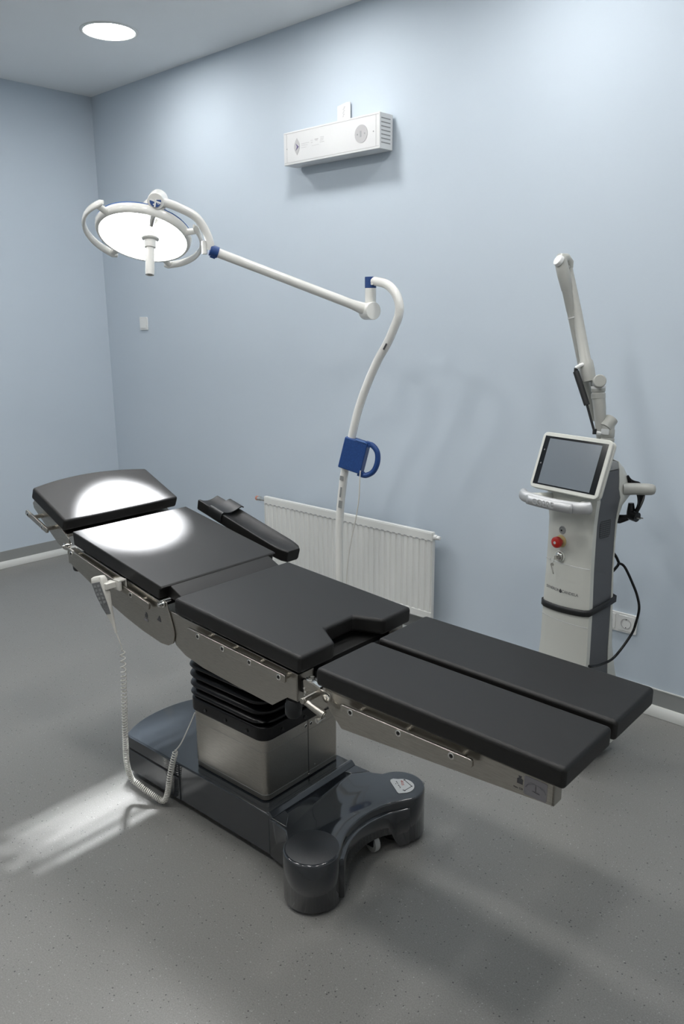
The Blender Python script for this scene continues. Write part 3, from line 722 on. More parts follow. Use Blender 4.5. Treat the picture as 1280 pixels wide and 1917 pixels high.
kp = CO - AD * .022 + Vector((-.004, -.012, -.004)); bm = B(); cyl(bm, W(kp + Vector((0, 0, -.018))), W(kp + Vector((0, 0, .034))), .011, seg=18); obj('yoke_pin', bm, 'white_enamel', LP, bevel=.003, seg=3)
# lamp head
LML = IL @ LAMP_M
RE = .1655
bm = B(); lathe(bm, [(RE - .004, -.002), (RE, -.006), (RE + .006, -.005), (RE + .0125, .006), (RE + .015, .022), (RE + .010, .032), (RE - .01, .040), (RE - .06, .050), (0, .053)], (0, 0, 0), (0, 0, 1), 72)
head = obj('lamp_head', bm, 'white_enamel', LP, mw=LML, angle=60)
bm = B(); lathe(bm, [(RE + .0125, .0275), (RE + .0130, .0315), (RE + .006, .0335), (RE + .006, .0295), (RE + .0125, .0275)], (0, 0, 0), (0, 0, 1), 72); obj('trim_line', bm, 'blue_line', head)
bm = B(); lathe(bm, [(0, -.0045), (RE - .003, -.0045), (RE - .0025, 0), (0, .0)], (0, 0, 0), (0, 0, 1), 72); obj('lens', bm, 'lens', head, smooth=False)
# hub on the rim with printed disc
bm = B(); hub_l = Vector((.027, -.185, .045)); rot = LAMP_M.to_3x3().inverted()
face = (rot @ Vector((.72, -.66, -.20))).normalized()
cyl(bm, hub_l - face * .075, hub_l + face * .012, .036, .0295, seg=32)
tube(bm, [(.022, -.105, .028), (.025, -.14, .036), (.027, -.17, .042)], [.045, .047, .034], 24)
obj('hub', bm, 'white_enamel', head, bevel=.004, seg=3)
fb = basis(hub_l + face * .012, face.cross(rot @ Vector((0, 0, 1))) * -1, rot @ Vector((0, 0, 1)))
bm = B(); prism(bm, [(.0205 * math.cos(2 * PI * i / 40), .0205 * math.sin(2 * PI * i / 40)) for i in range(40)], 0, .001); obj('hub_badge', bm, 'blue', head, smooth=False, mw=fb)
bm = B(); box(bm, -.020, .020, -.0028, .0028, .0008, .0016, Matrix.Rotation(R_(-20), 4, 'Z')); box(bm, -.0028, .0028, -.020, .020, .0008, .0016, Matrix.Rotation(R_(-12), 4, 'Z'))
lathe(bm, [(.0028, .0008), (.0028, .0016), (.0042, .0016), (.0042, .0008)], (.0105, -.0070, 0), (0, 0, 1), 20)
prism(bm, [(-.006, .009), (-.001, .009), (-.0035, .0135)], .0008, .0016); prism(bm, [(-.010, -.012), (-.005, -.012), (-.0075, -.007)], .0008, .0016)
obj('badge_mark', bm, 'white', head, smooth=False, mw=fb)
# sterile handle
hx = .022
bm = B(); tube(bm, [(hx + .002, -.158, .004), (hx + .001, -.148, -.014), (hx, -.134, -.034)], [.013, .010, .007], 16); tube(bm, [(hx, -.137, -.030), (hx, -.131, -.040), (hx, -.126, -.056)], [.007, .011, .014], 16)
obj('handle_bracket', bm, 'chrome', head)
H0 = Vector((hx, -.129, -.040)); hd_ = Vector((0.11, .17, -1)).normalized()
bm = B(); lathe(bm, [(0, -.004), (.012, -.004), (.016, .006), (.020, .012), (.020, .026), (.031, .028), (.033, .032), (.031, .036), (.022, .040), (.0215, .062), (.0205, .066), (.0160, .067), (.0165, .156), (.0155, .166), (.010, .166), (.009, .146), (0, .146)], H0, hd_, 32)
obj('handle', bm, 'white_enamel', head, angle=30)
# curved grips
def grip(a0, a1):
    bm = B(); pts, n = [], 22
    for i in range(n + 1):
        t = R_(a0 + (a1 - a0) * i / n); pts.append((.219 * math.cos(t), .219 * math.sin(t), .010))
    tube(bm, pts, [.0075 if 0 < i < n else .004 for i in range(n + 1)], 14, flat=((0, 0, 1), 2.1))
    for aa in (a0 + (a1 - a0) * .08, a0 + (a1 - a0) * .94):
        t = R_(aa); d = Vector((math.cos(t), math.sin(t), 0)); tube(bm, [d * .168 + Vector((0, 0, .008)), d * .216 + Vector((0, 0, .010))], [.013, .011], 12)
    return bm
obj('grip', grip(226, 114), 'white_enamel', head, angle=60)
obj('grip', grip(322, 424), 'white_enamel', head, angle=60)
# LEDs behind the lens
for i in range(13):
    rr = 0 if i == 0 else .065 if i < 5 else .128
    t = 2 * PI * i / (4 if i < 5 else 8) + (.4 if i < 5 else 0); ld = D.lights.new('led', 'SPOT'); ld.energy = LED_WATTS; ld.spot_size = R_(22); ld.spot_blend = 0.95; ld.shadow_soft_size = .022; ld.color = (.95, .97, 1.0)
    lo = D.objects.new('led', ld); COL.objects.link(lo); lo.parent = head
    foc = LAMP_M.inverted() @ Vector((2.71, -1.585, 0.93)); p = Vector((rr * math.cos(t), rr * math.sin(t), -.0075)); d = (foc - p).normalized()
    lo.matrix_local = Matrix.Translation(p) @ d.to_track_quat('-Z', 'Y').to_matrix().to_4x4()
# blue clamp with D handle on the pole
cm = basis(W((2.814, PY + .002, 1.042)), (.93, .36, -.26), (-.36, .93, 0))     # x across, y depth, z along pole
bm = B(); box(bm, -.042, .070, -.030, .024, -.074, .072); cl = obj('pole_clamp', bm, 'blue', LP, mw=cm, bevel=.005, seg=3)
bm = B(); box(bm, .010, .066, -.033, -.01, .072, .0745); obj('clamp_plate', bm, 'blue_line', LP, mw=cm)
bm = B(); tube(bm, spline([(.062, -.01, .066), (.088, -.01, .068), (.118, -.01, .045), (.130, -.01, .0), (.122, -.01, -.045), (.094, -.01, -.073), (.064, -.01, -.077)], 6), .0125, 14); box(bm, .055, .08, -.022, .005, .056, .078); box(bm, .055, .08, -.022, .005, -.085, -.064); obj('clamp_handle', bm, 'blue', LP, mw=cm)
bm = B(); tube(bm, spline([W((2.876, PY - .01, .972)), W((2.872, PY - .01, .93)), W((2.862, PY - .005, .84)), W((2.838, PY, .74)), W((2.806, PY, .62)), W((2.782, PY, .48)), W((2.770, PY, .30)), W((2.755, PY, .15)), W((2.745, PY - .01, .12))], 6), .0028, 8); obj('power_lead', bm, 'cream', LP)

# ------------------------------------------------------------------ laser unit
LZ = thing('laser_unit', 'white and grey medical laser column with tilted touchscreen and folded arm by the wall', 'medical laser', (4.033, -0.6, 0), R_(-10.5))
CA = -.0925
# half width / front / rear by height
SEC = [(.060, .128, -.040, .225), (.16, .125, -.034, .222), (.28, .117, -.016, .212), (.36, .110, -.006, .195), (.45, .1055, 0, .178), (.60, .1035, 0, .164), (.76, .0975, 0, .152), (.86, .0965, 0, .151), (.93, .0965, 0, .160), (.985, .103, -.004, .178), (1.02, .108, -.006, .215), (1.05, .100, -.002, .218), (1.085, .098, .02, .203), (1.12, .094, .05, .180), (1.145, .088, .065, .150), (1.155, .078, .078, .128)]
def lerp_sec(z):
    for i in range(len(SEC) - 1):
        if SEC[i][0] <= z <= SEC[i + 1][0]:
            f = (z - SEC[i][0]) / (SEC[i + 1][0] - SEC[i][0]); return [SEC[i][k] + f * (SEC[i + 1][k] - SEC[i][k]) for k in (1, 2, 3)]
    return list(SEC[-1][1:])
def ring_front(z):
    hw, yf, yr = lerp_sec(z); out = []
    for k in range(13):
        t = -1 + 2 * k / 12; y = yf - .016 * (1 - t * t) + (.006 if abs(t) > .99 else 0); out.append((CA + t * hw, y, z))
    out += [(CA + hw + .0005, yf + .024, z), (CA - hw - .0005, yf + .024, z)]
    return out
def ring_mid(z, ins=.0025):
    hw, yf, yr = lerp_sec(z); ys = min(.134, yr - .012)
    return [(CA - hw + ins, yf + .018, z), (CA + hw - ins, yf + .018, z), (CA + hw - ins, ys + .004, z), (CA - hw + ins, ys + .004, z)]
def ring_rear(z):
    hw, yf, yr = lerp_sec(z); ys = min(.134, yr - .012)
    return [(CA - hw, ys, z), (CA + hw, ys, z), (CA + hw, ys + (yr - ys) * .35, z), (CA + hw - .012, yr - .004, z), (CA + hw - .03, yr, z), (CA - hw + .03, yr, z), (CA - hw + .012, yr - .004, z), (CA - hw, ys + (yr - ys) * .35, z)]
zs = [.06, .11, .16, .22, .28, .32, .36, .40, .45, .52, .60, .68, .76, .82, .86, .90, .93, .96, .985, 1.02]
bm = B(); loft(bm, [ring_front(z) for z in zs + [1.03]]); fs_ = obj('front_shell', bm, 'laser_white', LZ, angle=50)
bm = B(); loft(bm, [ring_mid(z) for z in zs + [1.05, 1.085, 1.118]]); sp = obj('side_panel', bm, 'laser_grey', LZ, angle=50, label='dark grey side panel')
bm = B(); loft(bm, [ring_mid(z, .001) for z in (1.119, 1.13, 1.142, 1.150)]); obj('top_cap', bm, 'greyplastic', LZ, bevel=.004)
bm = B(); loft(bm, [ring_rear(z) for z in zs + [1.05, 1.085, 1.12, 1.145, 1.155]]); obj('rear_shell', bm, 'laser_white', LZ, angle=50)
for (ca, cb) in ((CA - .095, .0), (CA + .085, .0), (CA - .095, .18), (CA + .085, .18)):
    bm = B(); lathe(bm, [(0, -.011), (.022, -.011), (.029, -.007), (.029, .007), (.022, .011), (0, .011)], (ca, cb, .029), (1, .2, 0), 24); cyl(bm, (ca, cb, .03), (ca, cb, .065), .012); obj('castor', bm, 'greyplastic', LZ)
def front_y(a, z):
    hw, yf, yr = lerp_sec(z); t = (a - CA) / hw; return yf - .016 * (1 - t * t)
for zl in (.776, .558):
    bm = B(); hw, yf, _ = lerp_sec(zl)
    pts = [(CA + t * hw * .985, front_y(CA + t * hw, zl) + .0004, zl) for t in [-1 + 2 * i / 16 for i in range(17)]]
    tube(bm, pts, .0012, 6); obj('seam', bm, 'silver', fs_)
# vent on the right side
bm = B(); hw = lerp_sec(.91)[0]; prism(bm, rrect(.045, .105, .880, .950, .012, 4), CA + hw - .004, CA + hw - .0008, 'x'); obj('side_vent', bm, 'vent', LZ, smooth=False)
# buttons
fy = front_y(-.111, .9)
bm = B(); lathe(bm, [(0, 0), (.015, 0), (.0155, .0025), (.013, .004), (.0115, .002), (0, .002)], (-.110, fy + .001, .900), (0, -1, 0), 10); bm2 = None; obj('indicator', bm, 'greyplastic', LZ)
bm = B(); cyl(bm, (-.113, fy - .001, .898), (-.113, fy - .0035, .898), .003, seg=12); obj('indicator_hole', bm, 'dark', LZ)
fy = front_y(-.116, .855); es = B(); lathe(es, [(0, -.004), (.0225, -.004), (.0225, .003), (.0165, .005), (0, .005)], (-.113, fy, .858), (0, -1, 0), 28); es = obj('emergency_stop', es, 'yellow', LZ, label='red mushroom emergency stop button')
bm = B(); lathe(bm, [(0, .004), (.010, .004), (.010, .016), (.0195, .018), (.021, .024), (.0195, .032), (.012, .036), (.007, .037), (0, .037)], (-.113, fy, .858), (0, -1, 0), 28); obj('button_cap', bm, 'red', es)
bm = B(); cyl(bm, (-.113, fy - .0365, .858), (-.113, fy - .0378, .858), .0052, seg=16); lathe(bm, [(.0140, .0325), (.0150, .0335), (.0160, .0325)], (-.113, fy, .858), (0, -1, 0), 28); obj('cap_mark', bm, 'sticker_white', es)
fy = front_y(-.114, .802)
ks = B(); lathe(ks, [(0, -.004), (.0205, -.004), (.0215, .004), (.019, .007), (.0165, .007), (.0160, .003), (0, .003)], (-.112, fy, .802), (0, -1, 0), 32); ks = obj('key_switch', ks, 'laser_white', LZ)
bm = B(); lathe(bm, [(.0, .002), (.014, .002), (.015, .010), (.012, .013), (.008, .014), (0, .012)], (-.112, fy, .802), (0, -1, 0), 28); obj('lock_barrel', bm, 'chrome', ks)
bm = B(); box(bm, -.1135, -.1105, fy - .034, fy - .010, .795, .809); ringp = [(-.128 + .0085 * math.cos(t), fy - .026, .787 + .0085 * math.sin(t)) for t in [2 * PI * i / 24 for i in range(25)]]
tube(bm, ringp, .0010, 6)
lathe(bm, [(0, -.0008), (.0065, -.0008), (.0065, .0008), (0, .0008)], (-.1265, fy - .026, .771), (.3, -1, 0), 18)
prism(bm, [(-.0035, .002), (.0035, .002), (.002, -.030), (-.0015, -.030)], -.0008, .0008, 'z', basis((-.128, fy - .026, .766), (.95, .3, .3), (-.3, 0, 1)))
prism(bm, [(-.0030, .002), (.0030, .002), (.0018, -.026), (-.0015, -.026)], -.0008, .0008, 'z', basis((-.125, fy - .029, .766), (.95, -.3, .1), (-.42, 0, 1)))
obj('key', bm, 'chrome', ks)
# printed name
def curved_text(name, s, size, a_mid, z, m, parent):
    c = D.curves.new(name, 'FONT'); c.body = s; c.size = size; c.extrude = .0003; c.align_x = 'CENTER'; c.align_y = 'CENTER'
    t = D.objects.new(name, c); COL.objects.link(t); bpy.context.view_layer.update()
    me = D.meshes.new_from_object(t.evaluated_get(bpy.context.evaluated_depsgraph_get())); D.objects.remove(t, do_unlink=True); D.curves.remove(c)
    for v in me.vertices:
        x, y, zz = v.co; a_ = a_mid + x; v.co = (a_, front_y(a_, z) - .0006 - zz, z + y)
    me.materials.clear(); me.materials.append(M[m]); me.name = name
    o = D.objects.new(name, me); COL.objects.link(o); o.parent = parent; return o
curved_text('maker_text', 'SYNERON', .0150, -.140, .672, 'ink_soft', fs_)
curved_text('maker_text', 'CANDELA', .0150, -.063, .672, 'ink_soft', fs_)
bm = B(); yy = front_y(-.102, .672) - .001; prism(bm, [(-.108, .668), (-.102, .664), (-.096, .668), (-.098, .675), (-.103, .681)], yy, yy + .0006, 'y'); obj('maker_mark', bm, 'ink', fs_, smooth=False)
# strap
bm = B(); rings_o = []
def strap_path(zc):
    hw, yf, yr = lerp_sec(zc); o = []
    for k in range(13):
        t = -1 + 2 * k / 12; o.append((CA + t * (hw + .003), yf - .016 * (1 - t * t) - .003 + (.006 if abs(t) > .99 else 0)))
    o += [(CA + hw + .0035, yf + .03), (CA + hw + .0035, yr * .6), (CA + hw, yr - .004), (CA + hw - .02, yr + .004), (CA - hw + .02, yr + .004), (CA - hw, yr - .004), (CA - hw - .0035, yr * .6), (CA - hw - .0035, yf + .03)]
    return o
sp_ = strap_path(.60); n = len(sp_)
def sz(a, b): return .589 + .012 * (a + .2) / .2 + b * .14
V = [[bm.verts.new((a, b, sz(a, b))), bm.verts.new((a, b, sz(a, b) + .024))] for a, b in sp_]
for i in range(n): bm.faces.new((V[i][0], V[(i + 1) % n][0], V[(i + 1) % n][1], V[i][1]))
so = obj('strap', bm, 'black', LZ); md = so.modifiers.new('thick', 'SOLIDIFY'); md.thickness = .004; md.offset = 0
# front handle bar
bm = B(); hz = 1.016
hp = spline([(-.246, -.074, hz + .003), (-.230, -.094, hz + .001), (-.187, -.104, hz - .001), (-.092, -.110, hz - .003), (-.010, -.102, hz - .002), (.028, -.088, hz), (.042, -.068, hz + .002)], 6)
tube(bm, hp, [.010] + [.0155] * (len(hp) - 2) + [.010], 16, flat=((0, 0, 1), 1.35)); hbar = obj('front_handle', bm, 'silver', LZ, angle=60)
bm = B()
for sa in (-1, 1):
    tube(bm, spline([(CA + sa * .112, -.085, hz), (CA + sa * .092, -.060, hz), (CA + sa * .082, -.02, hz - .002), (CA + sa * .08, .01, hz - .004)], 5), .014, 12)
box(bm, CA - .08, CA + .08, -.055, .005, hz - .020, hz - .014); obj('handle_arms', bm, 'laser_white', LZ)
bm = B(); rr = []
for i in range(17):
    t = -1 + 2 * i / 16; rr.append((CA - .002 + t * .098, -.1275 + .008 * t * t))
A_ = [bm.verts.new((a, b, hz - .019)) for a, b in rr]; B_ = [bm.verts.new((a, b, hz + .014)) for a, b in rr]
for i in range(16): bm.faces.new((A_[i], A_[i + 1], B_[i + 1], B_[i]))
hpn = obj('handle_plate', bm, 'silver', hbar); md = hpn.modifiers.new('thick', 'SOLIDIFY'); md.thickness = .006; md.offset = 0
text_obj('model_text', 'CO2RE', .030, 'silver_letter', basis((CA - .02, -.1310, hz - .003), (1, .0, 0), (0, 0, 1)), hbar)
# rear handle
bm = B(); tube(bm, [(.000, .16, 1.045), (.03, .20, 1.045), (.058, .225, 1.045), (.072, .235, 1.045), (.079, .240, 1.045), (.082, .242, 1.045)], [.022, .021, .021, .0195, .015, .005], 18); obj('rear_handle', bm, 'arm_grey', LZ, angle=60)
bm = B(); tube(bm, [(-.19, .16, 1.045), (-.22, .20, 1.045), (-.245, .225, 1.045), (-.260, .236, 1.045), (-.267, .241, 1.045), (-.270, .243, 1.045)], [.022, .021, .021, .0195, .015, .005], 18); obj('rear_handle', bm, 'arm_grey', LZ, angle=60)
# touchscreen
TB = R_(20); MM = basis((0, -.062, 1.04), (1, 0, 0), (0, math.sin(TB), math.cos(TB)))    # z of MM points toward the viewer
x0, x1, y0, y1 = -.236, .056, .006, .212
bm = B(); prism(bm, rrect(x0, x1, y0, y1, .018, 6), -.010, 0); scr = obj('touchscreen', bm, 'laser_white', LZ, mw=MM, bevel=.003, seg=3)
bm = B(); prism(bm, rrect(x0 + .002, x1 + .002, y0 - .001, y1 - .002, .018, 6), -.024, -.0115); obj('screen_back', bm, 'laser_white', LZ, mw=MM, bevel=.004, seg=3)
bm = B(); prism(bm, rrect(x0 + .006, x1 - .006, y0 + .006, y1 - .006, .014, 6), -.013, -.009); obj('screen_gap', bm, 'greyplastic', LZ, mw=MM)
bm = B(); prism(bm, [(x0 + .012, y0 + .014), (x1 - .014, y0 + .014), (x1 - .014, y1 - .014), (x0 + .012, y1 - .014)], -.001, .0006); obj('black_bezel', bm, 'bezel', scr, smooth=False)
bm = B(); prism(bm, [(x0 + .034, y0 + .019), (x1 - .037, y0 + .019), (x1 - .037, y1 - .022), (x0 + .034, y1 - .022)], .0004, .0010); obj('display', bm, 'screen', scr, smooth=False)
bm = B(); 
for yy in (.145, .095): prism(bm, [(x0 + .020, yy), (x0 + .026, yy), (x0 + .0235, yy + .006)], .0005, .0009)
obj('bezel_icon', bm, 'greyplastic', scr, smooth=False)
bm = B(); tube(bm, [(CA, .09, 1.12), (CA, .02, 1.125), (CA, -.02, 1.13)], .035, 16); obj('screen_mount', bm, 'laser_grey', LZ)
# articulated arm (local: x=a, y=b, z)
yb = .105
g = lambda a, z, y=yb: Vector((a, y, z))
bm = B(); lathe(bm, [(0, 0), (.026, 0), (.026, .05), (.024, .052), (.026, .055), (.026, .075), (.0235, .078), (.0255, .082), (.0255, .105), (.0235, .108), (.0235, .125)], g(-.048, 1.15, .118), (0, 0, 1), 24); 
cyl(bm, g(-.050, 1.262, .105), g(-.046, 1.292, .135), .0235, seg=24); arm0 = obj('arm_base_joint', bm, 'arm_grey', LZ, angle=35)
bm = B(); prism(bm, rrect(-.014, .014, -.010, .010, .002, 2), 0, .0008); obj('joint_label', bm, 'sticker_white', arm0, mw=basis(g(-.038, 1.252, .0905), (1, .25, 0), (0, 0, 1)))
bm = B(); tube(bm, [g(-.064, 1.215), g(-.068, 1.26), g(-.077, 1.33), g(-.084, 1.365)], [.012, .018, .0215, .0225], 20); lathe(bm, [(.0225, 0), (.0245, .002), (.0245, .018), (.022, .020), (.022, .024), (.0245, .026), (.0245, .04), (.0225, .042)], g(-.085, 1.362), (-.10, 0, 1), 24); obj('lower_arm', bm, 'arm_grey', LZ, angle=35)
bm = B(); cyl(bm, g(-.110, 1.412, .125), g(-.062, 1.427, .075), .0225, seg=24); obj('elbow_joint', bm, 'arm_grey', LZ, bevel=.004, seg=3)
bm = B(); lathe(bm, [(.0245, 0), (.0255, .003), (.0255, .008), (.0245, .010)], g(-.088, 1.397), (-.1, 0, 1), 24); obj('elbow_collar', bm, 'white', LZ)
ua, ub = g(-.118, 1.420, .092), g(-.2455, 1.812)
dv_ = (ub - ua)
bm = B(); tube(bm, [ua, ua + dv_ * .06, ua + dv_ * .10, ua + dv_ * .17, ua + dv_ * .19, ua + dv_ * .6, ub - dv_ * .015], [.024, .025, .0255, .0245, .0190, .0175, .0125], 20); upper = obj('upper_arm', bm, 'arm_grey', LZ, angle=35)
ta, tb = g(-.122, 1.278, .140), g(-.2485, 1.825, .066)
dt = tb - ta
bm = B(); tube(bm, [ta, ta + dt * .02, ta + dt * .25, ta + dt * .255, ta + dt * .5, ta + dt * .70, ta + dt * .705, ta + dt * .83, ta + dt * .835, ta + dt * .92, ta + dt * 1.01], [.012, .0145, .0145, .0155, .0155, .0155, .0165, .017, .0185, .022, .0215], 20); obj('return_arm', bm, 'arm_grey', LZ, angle=35)
bm = B(); tube(bm, [ta + dt * .93, ta + dt * 1.0, ta + dt * 1.025 + Vector((0, .006, 0)), ub + Vector((-.006, -.012, .028)), ub + Vector((-.002, .004, .014)), ub + Vector((0, .004, -.004))], [.0222, .0220, .0210, .0190, .0160, .0125], 20); obj('top_elbow', bm, 'arm_grey', LZ, angle=50)
bm = B(); cyl(bm, tb + Vector((.004, -.012, .004)), tb + Vector((.001, -.0235, .0105)), .0205, .0190, seg=28); obj('elbow_cap', bm, 'white', LZ, bevel=.002)
for f in (.66, .36):
    bm = B(); c = ta + dt * f; lathe(bm, [(.0150, -.0015), (.0178, -.0015), (.0178, .0015), (.0150, .0015)], c, dt, 24); obj('arm_band', bm, 'white', LZ)
bm = B(); c = ub - dv_ * .0 + Vector((.008, -.012, .000)); cyl(bm, c, c + Vector((.007, -.010, 0)), .0065); obj('arm_bolt', bm, 'chrome', LZ)
gs0, gs1, gs2 = g(-.150, 1.455, .056), g(-.096, 1.343, .058), g(-.060, 1.250, .062)
bm = B(); cyl(bm, gs0, gs1, .0105, seg=16); cyl(bm, gs1, gs2, .0045, seg=10); cyl(bm, gs2 + Vector((0, 0, .012)), gs2 - Vector((0, 0, .006)), .007); cyl(bm, gs0 + Vector((0, 0, .012)), gs0 - Vector((0, .0, .006)), .007); obj('gas_spring', bm, 'black', LZ)
bm = B(); tube(bm, [gs0 + Vector((0, 0, .012)), gs0 + Vector((.012, .008, .022)), gs0 + Vector((.024, .04, .030))], .007, 10); tube(bm, [gs2, gs2 + Vector((.010, .02, -.004))], .006, 8); obj('spring_bracket', bm, 'white', LZ)
# hanging cable bundle, plug and looped hose
bm = B()
for k in range(5):
    r1 = .0042; o = k * .006
    tube(bm, spline([(.000, .188 + o * .3, 1.09 - o), (.012 + o * .5, .205 + o, 1.060), (.030 + o, .215, 1.02), (.036 + o * .5, .212 - o, .985 - o), (.026, .200, .955 - o * .6), (.010 - o, .19, .945 - o * 1.2), (-.02, .18, .94 - o)], 6), r1, 8)
cb = obj('power_cord', bm, 'rubber', LZ)
bm = B(); tube(bm, [(.018, .196, .992), (.020, .196, .960), (.024, .194, .945)], [.010, .015, .017], 14); tube(bm, [(.022, .194, .950), (.050, .192, .946)], [.019, .018], 16); obj('plug', bm, 'rubber', cb)
bm = B(); cyl(bm, (.050, .197, .946), (.070, .197, .945), .0024, seg=10); cyl(bm, (.050, .184, .946), (.070, .184, .945), .0024, seg=10); obj('plug_pin', bm, 'chrome', cb)
ILZ = (Matrix.Translation((4.033, -.6, 0)) @ Matrix.Rotation(R_(-10.5), 4, 'Z')).inverted()
q = lambda x, z, y=-.35: ILZ @ Vector((x, y, z))
bm = B(); tube(bm, spline([q(4.020, .815, -.44), q(4.032, .79, -.40), q(4.037, .757, -.37), q(4.034, .735, -.36), q(4.022, .70, -.42)], 6), .0055, 10); tube(bm, spline([q(4.036, .748, -.37), q(4.060, .735, -.36), q(4.098, .673, -.36), q(4.120, .632, -.365), q(4.132, .589, -.37), q(4.130, .535, -.385), q(4.121, .490, -.40), q(4.096, .420, -.47), q(4.083, .413, -.55), q(4.078, .428, -.62), q(4.074, .432, -.632)], 6), .0048, 10); obj('looped_hose', bm, 'rubber', LZ)

# ------------------------------------------------------------------ wall fittings
AP = thing('air_purifier', 'white wall-mounted rectangular air purifier box with slotted end', 'air purifier', (2.314, 0, 2.405))
bm = B(); box(bm, -.324, .324, -.106, -.012, 0, .156); ah_ = obj('housing', bm, 'white_metal', AP, bevel=.0025)
bm = B(); box(bm, -.30, .30, -.013, 0, .02, .135); obj('mounting_rail', bm, 'white_metal', AP)
bm = B()
for a0, a1, b0, b1 in ((-.318, .318, .147, .149), (-.318, .318, .010, .012), (.300, .302, .012, .147), (-.302, -.300, .012, .147)): box(bm, a0, a1, -.1066, -.104, b0, b1)
obj('panel_seam', bm, 'ink_pale', ah_)
for k in range(7):
    bm = B(); zz = .025 + .0175 * k; box(bm, .322, .3246, -.096, -.030, zz, zz + .005); obj('vent_slot', bm, 'greyplastic', ah_)
def disc(name, x, z, rx, rz, m, parent, y=-.1062, th=.0012, n=36):
    bm = B(); prism(bm, [(x + rx * math.cos(2 * PI * i / n), z + rz * math.sin(2 * PI * i / n)) for i in range(n)], y - th, y + .002, 'y'); return obj(name, bm, m, parent, smooth=False)
sd_ = disc('lamp_counter', .209, .077, .040, .040, 'ink_pale', ah_)
bm = B(); prism(bm, [(.201, .064), (.211, .064), (.211, .090), (.201, .090)], -.1085, -.107, 'y'); obj('counter_window', bm, 'ink_grey', sd_, smooth=False)
for dx in (-.022, .024): disc('counter_screw', .207 + dx, .077, .0035, .0035, 'ink_grey', sd_, y=-.1076)
for x in (-.300, .285): disc('panel_screw', x, .077, .003, .003, 'ink_grey', ah_)
em = B(); pts = []
for i in range(16):
    t = i / 15; pts.append((-.226 + .020 * math.sin(PI * t), .040 + .080 * t))
for i in range(14):
    t = 1 - (i + 1) / 15; pts.append((-.226 - .020 * math.sin(PI * t), .040 + .080 * t))
prism(em, pts, -.1074, -.105, 'y'); em = obj('emblem', em, 'ink_pale', ah_, smooth=False)
bm = B(); prism(bm, [(-.234, .095), (-.212, .078), (-.234, .062), (-.224, .079)], -.1084, -.107, 'y'); obj('emblem_arrow', bm, 'purple', em, smooth=False)
bm = B()
for (a0, a1, b0, b1) in ((-.195, -.140, .088, .0895), (-.195, -.150, .079, .0802), (-.195, -.160, .070, .0712), (-.193, -.172, .083, .0835), (-.128, -.112, .094, .0955), (-.126, -.114, .084, .086), (-.100, -.075, .095, .0985), (-.096, -.080, .090, .0925), (-.062, -.036, .100, .102), (-.060, -.038, .093, .095), (-.062, -.040, .086, .088), (-.064, -.034, .078, .080), (-.12, -.07, .070, .0708)):
    prism(bm, [(a0, b0), (a1, b0), (a1, b1), (a0, b1)], -.1068, -.105, 'y')
obj('small_print', bm, 'ink_pale', ah_, smooth=False)
bm = B(); prism(bm, [(-.032, .15), (.055, .15), (.055, .257), (.030, .260), (-.032, .250)], -.013, -.009, 'y'); tg = obj('back_plate', bm, 'white_metal', AP, bevel=.001)
bm = B()
for zz, x0_, x1_ in ((.195, .005, .012), (.203, .007, .018), (.211, .004, .016), (.219, .009, .020), (.228, .006, .017), (.236, .012, .022)): prism(bm, [(x0_, zz), (x1_, zz + .003), (x1_, zz + .006), (x0_, zz + .004)], -.0138, -.0125, 'y')
obj('plate_print', bm, 'ink_pale', tg, smooth=False)

SW = thing('light_switch', 'small square white light switch on the blue wall below the lit lamp head', 'light switch', (.463, 0, 1.609))
bm = B(); prism(bm, rrect(-.044, .044, -.043, .043, .006, 4), -.009, 0, 'y'); obj('switch_frame', bm, 'white', SW, bevel=.002)
bm = B(); prism(bm, [(-.0085, -.031), (-.0125, -.031), (-.0100, .031), (-.0085, .031)], -.031, .031, 'x'); obj('rocker', bm, 'white', SW, bevel=.001)

PS = thing('wall_socket', 'double white wall socket low on the wall behind the laser unit', 'power socket', (3.899, 0, .373))
bm = B(); prism(bm, rrect(-.086, .086, -.043, .043, .006, 4), -.009, 0, 'y'); obj('socket_frame', bm, 'white', PS, bevel=.002)
for dx in (-.041, .041):
    bm = B(); prism(bm, rrect(dx - .034, dx + .034, -.034, .034, .004, 3), -.012, -.008, 'y'); pn = obj('socket_insert', bm, 'white', PS, bevel=.0012)
    bm = B(); lathe(bm, [(.0225, .0005), (.0225, .0016), (.0205, .0016), (.0195, -.0015), (0, -.0015)], (dx, -.012, 0), (0, -1, 0), 32); obj('socket_well', bm, 'ink_pale', pn)
    bm = B()
    for hx_, hz_ in ((-.0095, 0), (.0095, 0)): cyl(bm, (dx + hx_, -.0105, hz_), (dx + hx_, -.0109, hz_), .0032, seg=14)
    box(bm, dx - .002, dx + .002, -.0125, -.0105, .016, .021); box(bm, dx - .002, dx + .002, -.0125, -.0105, -.021, -.016); obj('pin_hole', bm, 'dark', pn)

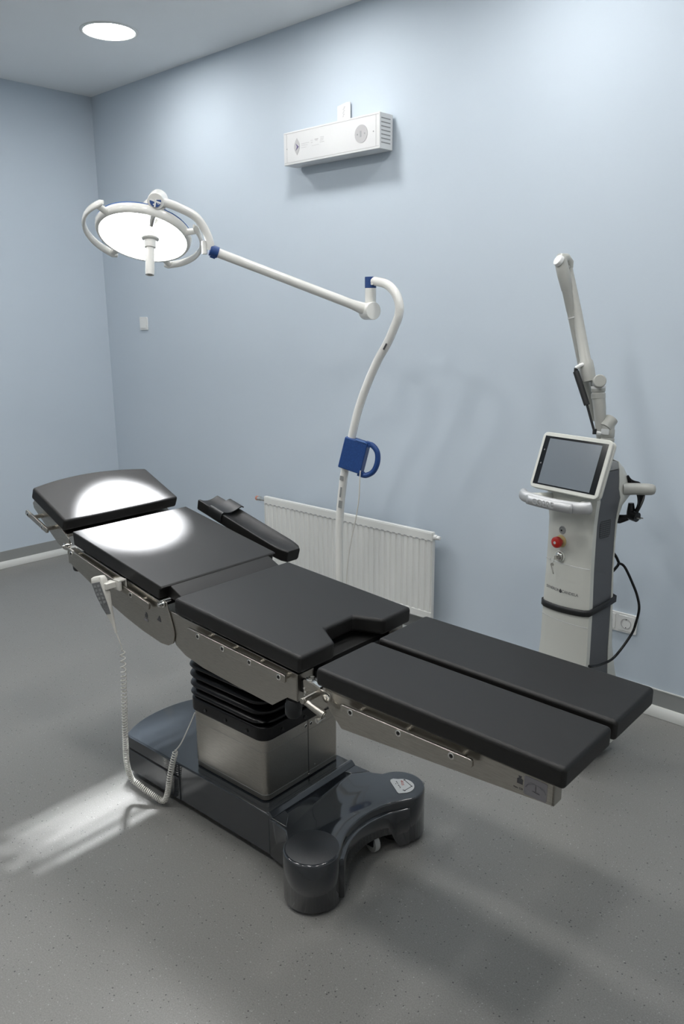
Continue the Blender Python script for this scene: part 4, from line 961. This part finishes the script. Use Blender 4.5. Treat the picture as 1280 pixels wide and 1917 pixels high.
RD = thing('radiator', 'white flat ribbed panel radiator on the wall behind the table', 'radiator', (2.365, 0, .165))
def rad_panel():
    bm = B(); poly = []; n = 33; wd = 1.235; x = -wd / 2; p = wd / n
    top = .453
    prof_ = [(-wd / 2, -.096)]
    for i in range(n):
        xs = -wd / 2 + i * p
        prof_ += [(xs + p * .12, -.096), (xs + p * .26, -.1015), (xs + p * .74, -.1015), (xs + p * .88, -.096)]
    prof_ += [(wd / 2, -.096)]
    A = [bm.verts.new((a, b, .035)) for a, b in prof_]; Bv = [bm.verts.new((a, b, top - .042)) for a, b in prof_]
    for i in range(len(A) - 1): bm.faces.new((A[i], A[i + 1], Bv[i + 1], Bv[i]))
    box(bm, -wd / 2, wd / 2, -.1028, -.085, 0, .036); box(bm, -wd / 2, wd / 2, -.1028, -.085, top - .046, top - .006)
    box(bm, -wd / 2, wd / 2, -.094, -.085, .03, top - .03)
    return bm
obj('front_panel', rad_panel(), 'rad', RD, bevel=.0015, angle=25)
bm = B(); box(bm, -.6185, .6185, -.1015, -.080, .445, .453); obj('top_edge', bm, 'rad', RD, bevel=.003)
for s in SIDES:
    bm = B(); box(bm, *sorted((s * .6165, s * .6195)), -.100, -.080, .0, .448); obj('side_edge', bm, 'rad', RD, bevel=.001)
n = 33; p = 1.235 / n
for i in range(n):
    bm = B(); xs = -.6175 + (i + .5) * p; prism(bm, rrect(xs - p * .26, xs + p * .26, .4075, .4130, .0022, 2), -.1031, -.1015, 'y'); obj('rib_slot', bm, 'ink_grey', RD)
bm = B(); cyl(bm, (-.617, -.088, .428), (-.662, -.088, .428), .011, seg=18); cyl(bm, (-.66, -.088, .428), (-.685, -.088, .428), .0135, seg=18); v_ = obj('valve', bm, 'chrome', RD, bevel=.002)
bm = B(); cyl(bm, (-.684, -.088, .428), (-.700, -.088, .428), .0145, seg=18); obj('valve_cap', bm, 'copper', v_, bevel=.003)
bm = B(); cyl(bm, (.617, -.088, .428), (.636, -.088, .428), .013, seg=18); cyl(bm, (.636, -.088, .428), (.655, -.088, .428), .010, seg=18); obj('bleed_plug', bm, 'white', RD, bevel=.003)
for x in (-.4, .4):
    bm = B(); box(bm, x - .015, x + .015, -.086, -.0004, .06, .42); obj('wall_bracket', bm, 'white_metal', RD)
